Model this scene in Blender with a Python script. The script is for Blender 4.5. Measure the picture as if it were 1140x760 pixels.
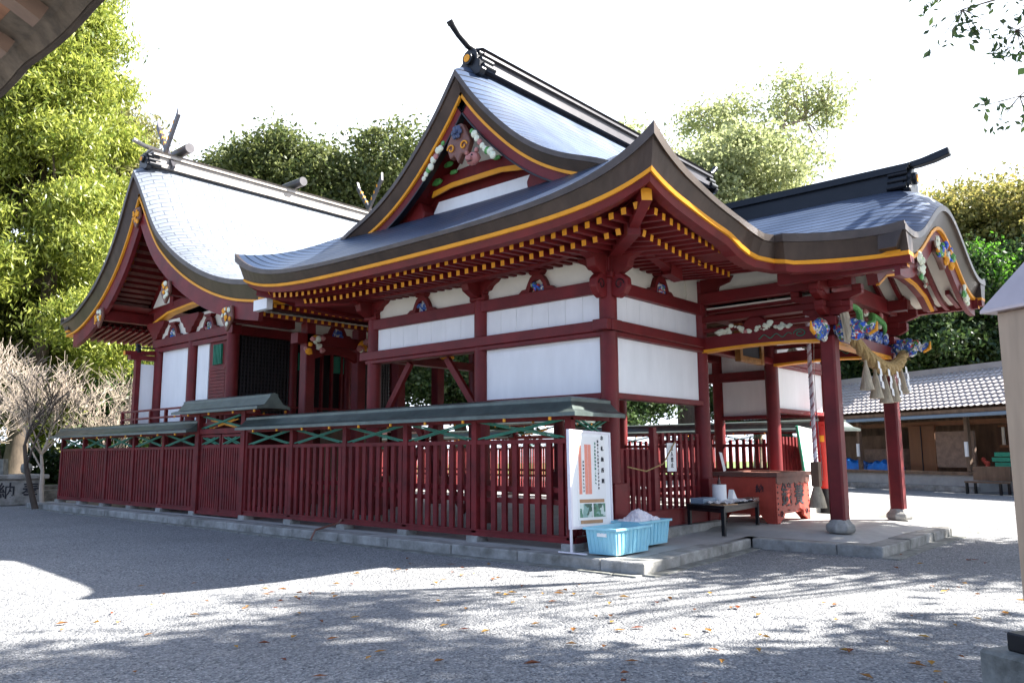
import bpy, math, random
import numpy as np
from mathutils import Vector, Matrix
random.seed(7); rng = np.random.default_rng(7)
for o in list(bpy.data.objects): bpy.data.objects.remove(o)
SC = bpy.context.scene; COL = SC.collection
R = math.radians

# ---------------------------------------------------------------- camera, sky, sun, exposure
cam = bpy.data.cameras.new('camera'); cam_o = bpy.data.objects.new('camera', cam); COL.objects.link(cam_o)
th, pi_, ro = .72039, .1400031, -.0050797
fwd = Vector((math.cos(th)*math.cos(pi_), math.sin(th)*math.cos(pi_), math.sin(pi_)))
rt0 = Vector((math.sin(th), -math.cos(th), 0)); up0 = rt0.cross(fwd)
rt = rt0*math.cos(ro) + up0*math.sin(ro); up = -rt0*math.sin(ro) + up0*math.cos(ro)
m3 = Matrix((rt, up, -fwd)).transposed()
cam_o.matrix_world = Matrix.Translation((0, 0, 1.6)) @ m3.to_4x4()
cam.sensor_width = 36; cam.lens = 36*887.6/1140; cam.clip_start = .05; cam.clip_end = 1500
SC.camera = cam_o
SC.render.resolution_x = 1024; SC.render.resolution_y = 682
SUN_AZ, SUN_EL = R(-42), R(41)
sdir = Vector((math.cos(SUN_EL)*math.cos(SUN_AZ), math.cos(SUN_EL)*math.sin(SUN_AZ), math.sin(SUN_EL)))
w = bpy.data.worlds.new('World'); SC.world = w; w.use_nodes = True
nt = w.node_tree; nt.nodes.clear()
out = nt.nodes.new('ShaderNodeOutputWorld'); bg = nt.nodes.new('ShaderNodeBackground')
sky = nt.nodes.new('ShaderNodeTexSky'); sky.sky_type = 'NISHITA'; sky.sun_disc = False
sky.sun_elevation = SUN_EL; sky.sun_rotation = math.pi/2 - SUN_AZ
sky.air_density = 1.0; sky.dust_density = 1.5; sky.ozone_density = 1.2
# thin bright haze: white towards the horizon, blue overhead
tc = nt.nodes.new('ShaderNodeTexCoord'); sx = nt.nodes.new('ShaderNodeSeparateXYZ')
nt.links.new(tc.outputs['Generated'], sx.inputs[0])
mr = nt.nodes.new('ShaderNodeMapRange'); mr.interpolation_type = 'SMOOTHSTEP'
mr.inputs['From Min'].default_value = .46; mr.inputs['From Max'].default_value = .72
mr.inputs['To Min'].default_value = 1.1; mr.inputs['To Max'].default_value = -.05
nt.links.new(sx.outputs['Z'], mr.inputs['Value'])
nz = nt.nodes.new('ShaderNodeTexNoise'); nz.inputs['Scale'].default_value = 2.2; nz.inputs['Detail'].default_value = 5
nt.links.new(tc.outputs['Generated'], nz.inputs['Vector'])
ma = nt.nodes.new('ShaderNodeMath'); ma.operation = 'MULTIPLY_ADD'; ma.inputs[1].default_value = .3; ma.inputs[2].default_value = -.15
nt.links.new(nz.outputs[0], ma.inputs[0])
ad = nt.nodes.new('ShaderNodeMath'); ad.use_clamp = True; nt.links.new(mr.outputs[0], ad.inputs[0]); nt.links.new(ma.outputs[0], ad.inputs[1])
# haze is bright on the sunlit side (+X) and dimmer behind the camera
dm = nt.nodes.new('ShaderNodeMapRange'); dm.inputs['From Min'].default_value = -1; dm.inputs['From Max'].default_value = .5
dm.inputs['To Min'].default_value = 0; dm.inputs['To Max'].default_value = 1
nt.links.new(sx.outputs['X'], dm.inputs['Value'])
hz = nt.nodes.new('ShaderNodeMix'); hz.data_type = 'RGBA'; hz.inputs['A'].default_value = (1.3, 1.95, 3.4, 1); hz.inputs['B'].default_value = (5.6, 6.1, 6.9, 1)
nt.links.new(dm.outputs[0], hz.inputs['Factor'])
mx = nt.nodes.new('ShaderNodeMix'); mx.data_type = 'RGBA'
nt.links.new(ad.outputs[0], mx.inputs['Factor']); nt.links.new(sky.outputs[0], mx.inputs['A']); nt.links.new(hz.outputs['Result'], mx.inputs['B'])
nt.links.new(mx.outputs['Result'], bg.inputs['Color']); bg.inputs['Strength'].default_value = .074
nt.links.new(bg.outputs[0], out.inputs[0])
sun = bpy.data.lights.new('sun', 'SUN'); sun.energy = 5.0; sun.angle = R(.5); sun.color = (1, .96, .90)
sun_o = bpy.data.objects.new('sun', sun); COL.objects.link(sun_o); sun_o.rotation_euler = sdir.to_track_quat('Z', 'Y').to_euler()
SC.view_settings.view_transform = 'Standard'; SC.view_settings.look = 'None'
SC.view_settings.exposure = 2.35; SC.view_settings.gamma = 1
SC.render.engine = 'CYCLES'
try:
    SC.cycles.max_bounces = 6; SC.cycles.transparent_max_bounces = 6; SC.cycles.use_denoising = True
except Exception: pass

# ---------------------------------------------------------------- materials
def mat(name, c, rough=.6, metal=0, var=.15, vs=3.0, bump=0, bs=20, spec=.5, c2=None, trans=0, stretch=None, detail=4):
    m = bpy.data.materials.new(name); m.use_nodes = True; n = m.node_tree.nodes; l = m.node_tree.links
    b = n['Principled BSDF']; b.inputs['Roughness'].default_value = rough; b.inputs['Metallic'].default_value = metal
    b.inputs['Specular IOR Level'].default_value = spec
    tcn = n.new('ShaderNodeTexCoord'); src = tcn.outputs['Object']
    if stretch:
        mp = n.new('ShaderNodeMapping'); mp.inputs['Scale'].default_value = stretch; l.new(src, mp.inputs[0]); src = mp.outputs[0]
    no = n.new('ShaderNodeTexNoise'); no.inputs['Scale'].default_value = vs; no.inputs['Detail'].default_value = detail; no.inputs['Roughness'].default_value = .65
    l.new(src, no.inputs['Vector'])
    cr = n.new('ShaderNodeMapRange'); cr.inputs['From Min'].default_value = .3; cr.inputs['From Max'].default_value = .7; l.new(no.outputs[0], cr.inputs[0])
    mi = n.new('ShaderNodeMix'); mi.data_type = 'RGBA'; l.new(cr.outputs[0], mi.inputs['Factor'])
    a = [x*(1-var) for x in c]; bb = c2 if c2 else [min(1, x*(1+var)) for x in c]
    mi.inputs['A'].default_value = (*a, 1); mi.inputs['B'].default_value = (*bb, 1)
    l.new(mi.outputs['Result'], b.inputs['Base Color'])
    if bump:
        nb = n.new('ShaderNodeTexNoise'); nb.inputs['Scale'].default_value = bs; nb.inputs['Detail'].default_value = 5; l.new(src, nb.inputs['Vector'])
        bu = n.new('ShaderNodeBump'); bu.inputs['Strength'].default_value = bump; bu.inputs['Distance'].default_value = .01
        l.new(nb.outputs[0], bu.inputs['Height']); l.new(bu.outputs[0], b.inputs['Normal'])
    return m
def leafmat(name, c, c2, trans=.45, rough=.55):
    m = bpy.data.materials.new(name); m.use_nodes = True; n = m.node_tree.nodes; l = m.node_tree.links
    n.remove(n['Principled BSDF']); o = n['Material Output']
    g = n.new('ShaderNodeNewGeometry'); mi = n.new('ShaderNodeMix'); mi.data_type = 'RGBA'
    l.new(g.outputs['Random Per Island'], mi.inputs['Factor']); mi.inputs['A'].default_value = (*c, 1); mi.inputs['B'].default_value = (*c2, 1)
    d = n.new('ShaderNodeBsdfDiffuse'); t = n.new('ShaderNodeBsdfTranslucent'); s = n.new('ShaderNodeMixShader'); s.inputs[0].default_value = trans
    l.new(mi.outputs['Result'], d.inputs[0]); l.new(mi.outputs['Result'], t.inputs[0]); l.new(d.outputs[0], s.inputs[1]); l.new(t.outputs[0], s.inputs[2])
    gl = n.new('ShaderNodeBsdfGlossy'); gl.inputs['Roughness'].default_value = .4; s2 = n.new('ShaderNodeMixShader'); s2.inputs[0].default_value = .03
    l.new(s.outputs[0], s2.inputs[1]); l.new(gl.outputs[0], s2.inputs[2]); l.new(s2.outputs[0], o.inputs[0])
    return m
def roofmat(name, c, rough, metal, course=.11, joint=.5, dark=.45, axis_gain=1.0, spec=.5):
    """copper shingle courses from the UV map: v runs up the slope in metres, u along the eave"""
    m = bpy.data.materials.new(name); m.use_nodes = True; n = m.node_tree.nodes; l = m.node_tree.links
    b = n['Principled BSDF']; b.inputs['Roughness'].default_value = rough; b.inputs['Metallic'].default_value = metal; b.inputs['Specular IOR Level'].default_value = spec
    uv = n.new('ShaderNodeUVMap'); br = n.new('ShaderNodeTexBrick'); l.new(uv.outputs[0], br.inputs['Vector'])
    br.inputs['Scale'].default_value = 1; br.inputs['Brick Width'].default_value = joint; br.inputs['Row Height'].default_value = course
    br.inputs['Mortar Size'].default_value = course*.13; br.inputs['Mortar Smooth'].default_value = .3; br.inputs['Bias'].default_value = 0
    br.inputs['Color1'].default_value = (*[x*.92 for x in c], 1); br.inputs['Color2'].default_value = (*[x*1.08 for x in c], 1)
    br.inputs['Mortar'].default_value = (*[x*dark for x in c], 1)
    no = n.new('ShaderNodeTexNoise'); no.inputs['Scale'].default_value = 1.3; no.inputs['Detail'].default_value = 6; l.new(uv.outputs[0], no.inputs['Vector'])
    mi = n.new('ShaderNodeMix'); mi.data_type = 'RGBA'; mi.blend_type = 'MULTIPLY'; mi.inputs['Factor'].default_value = .5
    l.new(br.outputs['Color'], mi.inputs['A']); l.new(no.outputs[0], mi.inputs['B']); l.new(mi.outputs['Result'], b.inputs['Base Color'])
    rr = n.new('ShaderNodeMapRange'); rr.inputs['To Min'].default_value = rough-.1; rr.inputs['To Max'].default_value = rough+.18
    l.new(no.outputs[0], rr.inputs[0]); l.new(rr.outputs[0], b.inputs['Roughness'])
    # each course steps up over the one below: saw-tooth height along v
    sp = n.new('ShaderNodeSeparateXYZ'); l.new(uv.outputs[0], sp.inputs[0])
    dv = n.new('ShaderNodeMath'); dv.operation = 'DIVIDE'; dv.inputs[1].default_value = course; l.new(sp.outputs[1], dv.inputs[0])
    fr = n.new('ShaderNodeMath'); fr.operation = 'FRACT'; l.new(dv.outputs[0], fr.inputs[0])
    iv = n.new('ShaderNodeMath'); iv.operation = 'SUBTRACT'; iv.inputs[0].default_value = 1; l.new(fr.outputs[0], iv.inputs[1])
    bu = n.new('ShaderNodeBump'); bu.inputs['Strength'].default_value = .7; bu.inputs['Distance'].default_value = .02*axis_gain
    l.new(iv.outputs[0], bu.inputs['Height'])
    b2 = n.new('ShaderNodeBump'); b2.inputs['Strength'].default_value = .35; b2.inputs['Distance'].default_value = .01
    l.new(br.outputs['Fac'], b2.inputs['Height']); b2.invert = True; l.new(bu.outputs[0], b2.inputs['Normal']); l.new(b2.outputs[0], b.inputs['Normal'])
    return m
def carvemat(name, cols, scale=14):
    m = bpy.data.materials.new(name); m.use_nodes = True; n = m.node_tree.nodes; l = m.node_tree.links
    b = n['Principled BSDF']; b.inputs['Roughness'].default_value = .5
    t = n.new('ShaderNodeTexCoord'); v = n.new('ShaderNodeTexVoronoi'); v.inputs['Scale'].default_value = scale
    dn = n.new('ShaderNodeTexNoise'); dn.inputs['Scale'].default_value = 9; dn.inputs['Detail'].default_value = 2; l.new(t.outputs['Object'], dn.inputs['Vector'])
    dm_ = n.new('ShaderNodeVectorMath'); dm_.operation = 'MULTIPLY_ADD'; dm_.inputs[1].default_value = (.22, .22, .22); l.new(dn.outputs['Color'], dm_.inputs[0]); l.new(t.outputs['Object'], dm_.inputs[2]); l.new(dm_.outputs[0], v.inputs['Vector'])
    s = n.new('ShaderNodeSeparateColor'); l.new(v.outputs['Color'], s.inputs[0])
    r = n.new('ShaderNodeValToRGB'); r.color_ramp.interpolation = 'CONSTANT'; e = r.color_ramp.elements
    for i, c in enumerate(cols):
        if i < 2: k = e[i]; k.position = i/len(cols)
        else: k = e.new(i/len(cols))
        k.color = (*c, 1)
    l.new(s.outputs[0], r.inputs[0]); l.new(r.outputs[0], b.inputs['Base Color'])
    bu = n.new('ShaderNodeBump'); bu.inputs['Strength'].default_value = .8; bu.inputs['Distance'].default_value = .03; l.new(v.outputs['Distance'], bu.inputs['Height']); l.new(bu.outputs[0], b.inputs['Normal'])
    return m
M = {}
M['red'] = mat('red_lacquer', (.14, .0095, .011), .5, var=.3, vs=1.8, bump=.15, bs=40, spec=.35)
M['red_fence'] = mat('fence_red', (.14, .011, .013), .6, var=.4, vs=2.6, bump=.2, bs=50, spec=.3)
M['darkred'] = mat('dark_red_wood', (.13, .009, .009), .55, var=.25, vs=3, spec=.3)
M['brightred'] = mat('bright_red_paint', (.50, .02, .012), .5, var=.12)
M['gold'] = mat('yellow_ochre_paint', (.78, .33, .022), .5, var=.1, spec=.3)
M['gilt'] = mat('dark_gilt', (.35, .17, .05), .4, .6, var=.3, vs=8)
M['white'] = mat('white_board', (.86, .87, .87), .65, var=.06, vs=1.4, stretch=(2, 2, .5))
M['cream'] = mat('cream_plaster', (.74, .70, .60), .8, var=.05, vs=3)
M['fascia'] = mat('brown_copper_fascia', (.062, .043, .034), .42, .35, var=.3, vs=3, stretch=(1, 1, .3))
M['fascia_lip'] = mat('brown_copper_lip', (.085, .066, .055), .38, .4, var=.25, vs=3)
M['black'] = mat('black_metal', (.012, .013, .016), .35, .3, var=.2)
M['ridge'] = mat('ridge_copper', (.075, .07, .075), .35, .5, var=.25, vs=2)
M['roof'] = roofmat('copper_shingles_sky_tint', (.085, .125, .21), .40, .42, .15, 40., dark=.16)  # blue in the base colour stands in for sky reflected on the copper
M['roof2'] = roofmat('copper_shingles_glare', (.26, .29, .34), .45, .3, .17, .6, dark=.5)  # same copper as the hall; sun glare put in as a paler base
M['greenroof'] = mat('green_grey_copper', (.095, .12, .11), .38, .45, var=.3, vs=2.5)
M['green'] = mat('green_lattice_paint', (.012, .19, .115), .5, var=.2)
M['stone'] = mat('granite', (.17, .165, .14), .85, var=.3, vs=2.6, bump=1.0, bs=38, c2=(.42, .41, .385), detail=10)
M['stone_dark'] = mat('mossy_stone', (.12, .12, .10), .85, var=.45, vs=4, bump=.8, bs=30, c2=(.30, .30, .27), detail=8)
M['concrete'] = mat('slab_concrete', (.34, .335, .32), .75, var=.14, vs=1.6, bump=.2, bs=60, c2=(.44, .43, .41), detail=8)
M['crate'] = mat('light_blue_plastic', (.27, .58, .70), .42, var=.08, vs=5)
M['tarp'] = mat('blue_tarp', (.01, .16, .55), .4, var=.25, vs=3, bump=.5, bs=6)
M['bark'] = mat('bark', (.075, .055, .04), .9, var=.4, vs=5, bump=.8, bs=18, stretch=(1, 1, .35))
M['barkgrey'] = mat('pale_bark', (.30, .23, .18), .9, var=.35, vs=6, bump=.5)
M['twig'] = mat('pale_twigs', (.46, .38, .30), .85, var=.25, vs=1)
M['oldwood'] = mat('weathered_wood', (.17, .105, .065), .75, var=.4, vs=3, bump=.4, bs=25, stretch=(1, 1, .2))
M['palewood'] = mat('pale_wood', (.21, .135, .095), .7, var=.3, vs=5, stretch=(.3, 1, 1))
M['eaveedge'] = mat('eave_underside', (.13, .10, .07), .8, var=.4, vs=12, bump=.6)
M['warmwood'] = mat('warm_soffit_wood', (.26, .12, .06), .7, var=.35, vs=3, stretch=(.4, 3, 1))
M['newwood'] = mat('brown_board', (.20, .085, .035), .6, var=.2, vs=2, stretch=(1, 1, .15))
M['bluegrey'] = mat('blue_grey_gutter', (.20, .27, .34), .5, var=.1)
M['straw'] = mat('straw', (.34, .23, .09), .85, var=.35, vs=25, bump=1, bs=60)
M['tassel'] = mat('tassel_fibre', (.42, .36, .26), .9, var=.3, vs=30, bump=.8, bs=80, stretch=(1, 1, .1))
M['paper'] = mat('paper', (.82, .82, .80), .8, var=.02)
M['plastic'] = mat('white_plastic', (.75, .72, .76), .35, var=.06, bump=.8, bs=9)
M['orange'] = mat('orange_red_paint', (.46, .065, .04), .45, var=.16, vs=4)
M['brownpaint'] = mat('brown_paint', (.17, .07, .05), .5, var=.3, vs=4)
M['ink'] = mat('ink_black', (.02, .022, .03), .6)
M['bluebk'] = mat('blue_black_carving', (.05, .07, .14), .5)
M['blue'] = mat('blue_paint', (.03, .10, .55), .5, var=.4, vs=20)
M['pgreen'] = mat('green_paint', (.08, .28, .06), .5, var=.4, vs=20)
M['pwhite'] = mat('carving_white', (.70, .72, .56), .6, var=.1, vs=10)
M['pink'] = mat('pink_paint', (.42, .17, .15), .5, var=.15)
M['dullpink'] = mat('faded_pink_cloth', (.42, .26, .28), .8)
M['purple'] = mat('purple_cloth', (.07, .05, .24), .8)
M['carve'] = carvemat('coloured_carving', [(.04, .10, .36), (.55, .55, .48), (.10, .26, .08), (.05, .13, .32), (.75, .75, .7), (.03, .12, .6), (.55, .05, .03)], 20)
M['carveblue'] = carvemat('blue_wave_carving', [(.03, .08, .34), (.06, .15, .42), (.45, .48, .5), (.02, .06, .35)], 16)
M['glass'] = mat('dark_interior_board', (.012, .010, .009), .7)
M['lattice'] = mat('black_lattice', (.02, .018, .02), .5)
M['bottle'] = mat('brown_bottle', (.05, .015, .008), .2)
M['beige'] = mat('bronze_plate', (.42, .31, .22), .38, .35, var=.3, vs=3, stretch=(1, 1, .12), bump=.15, bs=8)
M['pinkstone'] = mat('pink_grey_copper_cap', (.50, .42, .42), .45, .3, var=.08)
M['tile'] = None
M['grass'] = mat('grass_ground', (.09, .14, .02), .95, var=.4, vs=3)
M['teal'] = mat('green_plastic', (.02, .28, .17), .5)
M['photo'] = carvemat('printed_photos', [(.10, .25, .16), (.25, .42, .38), (.6, .7, .66), (.05, .12, .08)], 9)
M['redtxt'] = mat('red_print_block', (.80, .30, .22), .8, var=.2, vs=90)
M['tape'] = mat('brown_tape', (.42, .25, .13), .6)
L1 = leafmat('leaf_yellow_green', (.10, .15, .02), (.44, .47, .09), .5)
L2 = leafmat('leaf_olive', (.07, .10, .022), (.20, .21, .05), .4)
L3 = leafmat('leaf_dark', (.018, .045, .016), (.07, .11, .03), .3)
L4 = leafmat('leaf_pale_gold', (.22, .26, .10), (.46, .48, .24), .5)
L5 = leafmat('fallen_leaf', (.16, .035, .015), (.42, .24, .05), .15)
L2b = leafmat('leaf_camphor', (.055, .085, .025), (.20, .22, .075), .4)
L4b = leafmat('leaf_gold_olive', (.10, .12, .03), (.40, .34, .10), .45)
L7 = leafmat('leaf_dull_olive', (.14, .15, .05), (.30, .28, .12), .45)
L6 = leafmat('needle_brown', (.22, .12, .05), (.34, .22, .09), .4)

# ---------------------------------------------------------------- mesh builder
class MB:
    def __init__(s): s.v = []; s.f = []; s.m = []; s.uv = []; s.st = []
    def add(s, vs, fs, m=0, uvs=None):
        s.st.append((len(s.v), len(s.f))); b = len(s.v); s.v += [tuple(p) for p in vs]
        for i, f in enumerate(fs):
            s.f.append(tuple(b+k for k in f)); s.m.append(m)
            s.uv.append([uvs[k] for k in f] if uvs is not None else [(0, 0)]*len(f))
        return s
    def box(s, x0, x1, y0, y1, z0, z1, m=0):
        return s.add([(x0,y0,z0),(x1,y0,z0),(x1,y1,z0),(x0,y1,z0),(x0,y0,z1),(x1,y0,z1),(x1,y1,z1),(x0,y1,z1)],
                     [(0,3,2,1),(4,5,6,7),(0,1,5,4),(1,2,6,5),(2,3,7,6),(3,0,4,7)], m)
    def bar(s, p, q, w, h, m=0, upv=(0,0,1), tip=None, w2=None, h2=None):
        p = Vector(p); q = Vector(q); d = (q-p).normalized(); sd = d.cross(Vector(upv))
        if sd.length < 1e-4: sd = d.cross(Vector((0,1,0)))
        sd.normalize(); u = sd.cross(d)
        w2 = w if w2 is None else w2; h2 = h if h2 is None else h2
        vs = [p+sd*a*w/2+u*b*h/2 for a, b in ((-1,-1),(1,-1),(1,1),(-1,1))]+[q+sd*a*w2/2+u*b*h2/2 for a, b in ((-1,-1),(1,-1),(1,1),(-1,1))]
        s.add(vs, [(0,1,2,3),(4,7,6,5),(0,4,5,1),(1,5,6,2),(2,6,7,3),(3,7,4,0)], m)
        if tip is not None: s.m[-6] = tip
        return s
    def cyl(s, p, q, r, r2=None, n=12, m=0, cap=True):
        return s.tube([p, q], [r, r if r2 is None else r2], n, m, cap)
    def tube(s, pts, rs, n=8, m=0, cap=True):
        pts = [Vector(p) for p in pts]; rings = []; ref = None
        if not hasattr(rs, '__len__'): rs = [rs]*len(pts)
        for i, p in enumerate(pts):
            d = (pts[min(i+1, len(pts)-1)]-pts[max(i-1, 0)]).normalized()
            if ref is None: ref = d.cross(Vector((0,0,1)) if abs(d.z) < .9 else Vector((1,0,0))).normalized()
            ref = (ref-d*ref.dot(d)).normalized(); b = d.cross(ref)
            rings.append([p+(ref*math.cos(2*math.pi*k/n)+b*math.sin(2*math.pi*k/n))*rs[i] for k in range(n)])
        vs = [v for r in rings for v in r]; fs = []
        for i in range(len(pts)-1):
            for k in range(n): fs.append((i*n+k, i*n+(k+1)%n, (i+1)*n+(k+1)%n, (i+1)*n+k))
        if cap: fs += [tuple(range(n))[::-1], tuple((len(pts)-1)*n+k for k in range(n))]
        return s.add(vs, fs, m)
    def prism(s, poly, f, d0, d1, m=0):
        """poly: 2-D outline; f(a, b, depth) -> xyz"""
        n = len(poly)
        return s.add([f(a, b, d0) for a, b in poly]+[f(a, b, d1) for a, b in poly],
                     [tuple(range(n)), tuple(range(2*n-1, n-1, -1))]+[(i, n+i, n+(i+1)%n, (i+1)%n) for i in range(n)], m)
    def grid(s, P, m=0, UV=None):
        nu, nv = len(P), len(P[0]); vs = [p for r in P for p in r]
        fs = [(i*nv+j, (i+1)*nv+j, (i+1)*nv+j+1, i*nv+j+1) for i in range(nu-1) for j in range(nv-1)]
        return s.add(vs, fs, m, [u for r in UV for u in r] if UV else None)
    def lathe(s, c, prof, n=16, m=0):
        vs = [(c[0]+r*math.cos(2*math.pi*k/n), c[1]+r*math.sin(2*math.pi*k/n), c[2]+z) for r, z in prof for k in range(n)]
        fs = [(i*n+k, i*n+(k+1)%n, (i+1)*n+(k+1)%n, (i+1)*n+k) for i in range(len(prof)-1) for k in range(n)]
        fs += [tuple(range(n))[::-1], tuple((len(prof)-1)*n+k for k in range(n))]
        return s.add(vs, fs, m)
    def blob(s, c, r, m=0, n=8, sq=(1,1,1), wob=.15):
        vs = []; fs = []; k = n//2
        for i in range(k+1):
            t = math.pi*i/k
            for j in range(n):
                a = 2*math.pi*j/n; w_ = 1+random.uniform(-wob, wob)
                vs.append((c[0]+r*sq[0]*math.sin(t)*math.cos(a)*w_, c[1]+r*sq[1]*math.sin(t)*math.sin(a)*w_, c[2]+r*sq[2]*math.cos(t)))
        for i in range(k):
            for j in range(n): fs.append((i*n+j, (i+1)*n+j, (i+1)*n+(j+1)%n, i*n+(j+1)%n))
        return s.add(vs, fs, m)
    def build(s, name, mats, parent=None, smooth=False, bevel=0, loc=None):
        me = bpy.data.meshes.new(name)
        off = Vector((0,0,0))
        if parent is not None and not parent.get('_loc'):
            off = world_loc(parent)
        if loc is not None: off = Vector(loc)
        me.from_pydata([(x-off.x, y-off.y, z-off.z) for x, y, z in s.v], [], s.f)
        if not isinstance(mats, (list, tuple)): mats = [mats]
        for m in mats: me.materials.append(M[m] if isinstance(m, str) else m)
        me.polygons.foreach_set('material_index', s.m)
        u = me.uv_layers.new(name='UVMap'); flat = [c for f in s.uv for p in f for c in p]; u.data.foreach_set('uv', flat)
        if smooth: me.polygons.foreach_set('use_smooth', [True]*len(me.polygons))
        me.update()
        o = bpy.data.objects.new(name, me); COL.objects.link(o)
        if smooth:
            try: me.set_sharp_from_angle(angle=R(40))
            except Exception: pass
        if loc is not None: o.location = loc
        if parent is not None: o.parent = parent
        if bevel:
            b = o.modifiers.new('bevel', 'BEVEL'); b.width = bevel; b.segments = 1; b.limit_method = 'ANGLE'
        return o
def build_each(mb, name, mats, parent, **kw):
    """one object per added shape"""
    for i, a in enumerate(mb.st):
        b = mb.st[i+1] if i+1 < len(mb.st) else (len(mb.v), len(mb.f))
        q = MB(); q.v = mb.v[a[0]:b[0]]; q.f = [tuple(k-a[0] for k in f) for f in mb.f[a[1]:b[1]]]; q.m = mb.m[a[1]:b[1]]; q.uv = mb.uv[a[1]:b[1]]
        q.build(name, mats, parent, **kw)
LOCS = {}
def world_loc(o):
    if o.name in LOCS: return LOCS[o.name]
    return world_loc(o.parent) if o.parent else Vector(o.location)
def thing(name, label, cat, loc=(0,0,0), group=None, rz=0):
    o = bpy.data.objects.new(name, None); COL.objects.link(o); o.location = loc; o.rotation_euler.z = rz; o.empty_display_size = .2
    o['label'] = label; o['category'] = cat; LOCS[o.name] = Vector(loc) if not rz else Vector((0,0,0))
    if group: o['group'] = group
    return o
def tag(o, label, cat, group=None):
    o['label'] = label; o['category'] = cat
    if group: o['group'] = group
    return o
def stuff(o, label, cat): o['kind'] = 'stuff'; return tag(o, label, cat)
def struct(o): o['kind'] = 'structure'; return o
def lerp(a, b, t): return a+(b-a)*t
def offset2(pts, d):
    """offset an open polyline to its right-hand side by d, mitred"""
    res = []; n = len(pts)
    for i in range(n):
        a = pts[max(i-1, 0)]; b = pts[i]; c = pts[min(i+1, n-1)]
        def nrm(p, q):
            x, y = q[0]-p[0], q[1]-p[1]; L = math.hypot(x, y) or 1; return (y/L, -x/L)
        n1 = nrm(a, b) if i > 0 else nrm(b, c); n2 = nrm(b, c) if i < n-1 else n1
        k = 1+n1[0]*n2[0]+n1[1]*n2[1]; k = max(k, .35)
        res.append((b[0]+(n1[0]+n2[0])/k*d, b[1]+(n1[1]+n2[1])/k*d))
    return res
def ribbon(mb, pts, d0, d1, a0, a1, f, m=0, a0b=None):
    """band following a 2-D curve between offsets d0..d1, from depth a0 (face) to a1 (back); a0b: face depth at the d1 side"""
    A = offset2(pts, d0); B = offset2(pts, d1); a0b = a0 if a0b is None else a0b
    vs = []
    for p, q in zip(A, B): vs += [f(*p, a0), f(*q, a0b), f(*q, a1), f(*p, a1)]
    fs = []
    for i in range(len(pts)-1):
        for k in range(4): fs.append((i*4+k, i*4+(k+1)%4, (i+1)*4+(k+1)%4, (i+1)*4+k))
    n = len(pts)-1
    fs += [(0,1,2,3), (n*4+3, n*4+2, n*4+1, n*4)]
    return mb.add(vs, fs, m)
def text(body, size, name, mtl, parent, mw, spacing=1.0):
    c = bpy.data.curves.new(name, 'FONT'); c.body = body; c.size = size; c.align_x = 'CENTER'; c.align_y = 'CENTER'; c.extrude = .003; c.offset = size*.014; c.space_line = spacing
    t = bpy.data.objects.new('tmp', c); COL.objects.link(t)
    dg = bpy.context.evaluated_depsgraph_get(); dg.update()
    me = bpy.data.meshes.new_from_object(t.evaluated_get(dg)); bpy.data.objects.remove(t)
    me.materials.clear(); me.materials.append(M[mtl])
    o = bpy.data.objects.new(name, me); COL.objects.link(o); o.matrix_world = mw
    if parent:
        o.parent = parent; o.matrix_parent_inverse = Matrix.Translation(world_loc(parent)).inverted()
    return o
def face_mw(loc, xdir, updir):
    x = Vector(xdir).normalized(); u = Vector(updir).normalized(); n = x.cross(u)
    m = Matrix((x, u, n)).transposed().to_4x4(); m.translation = loc; return m

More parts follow.
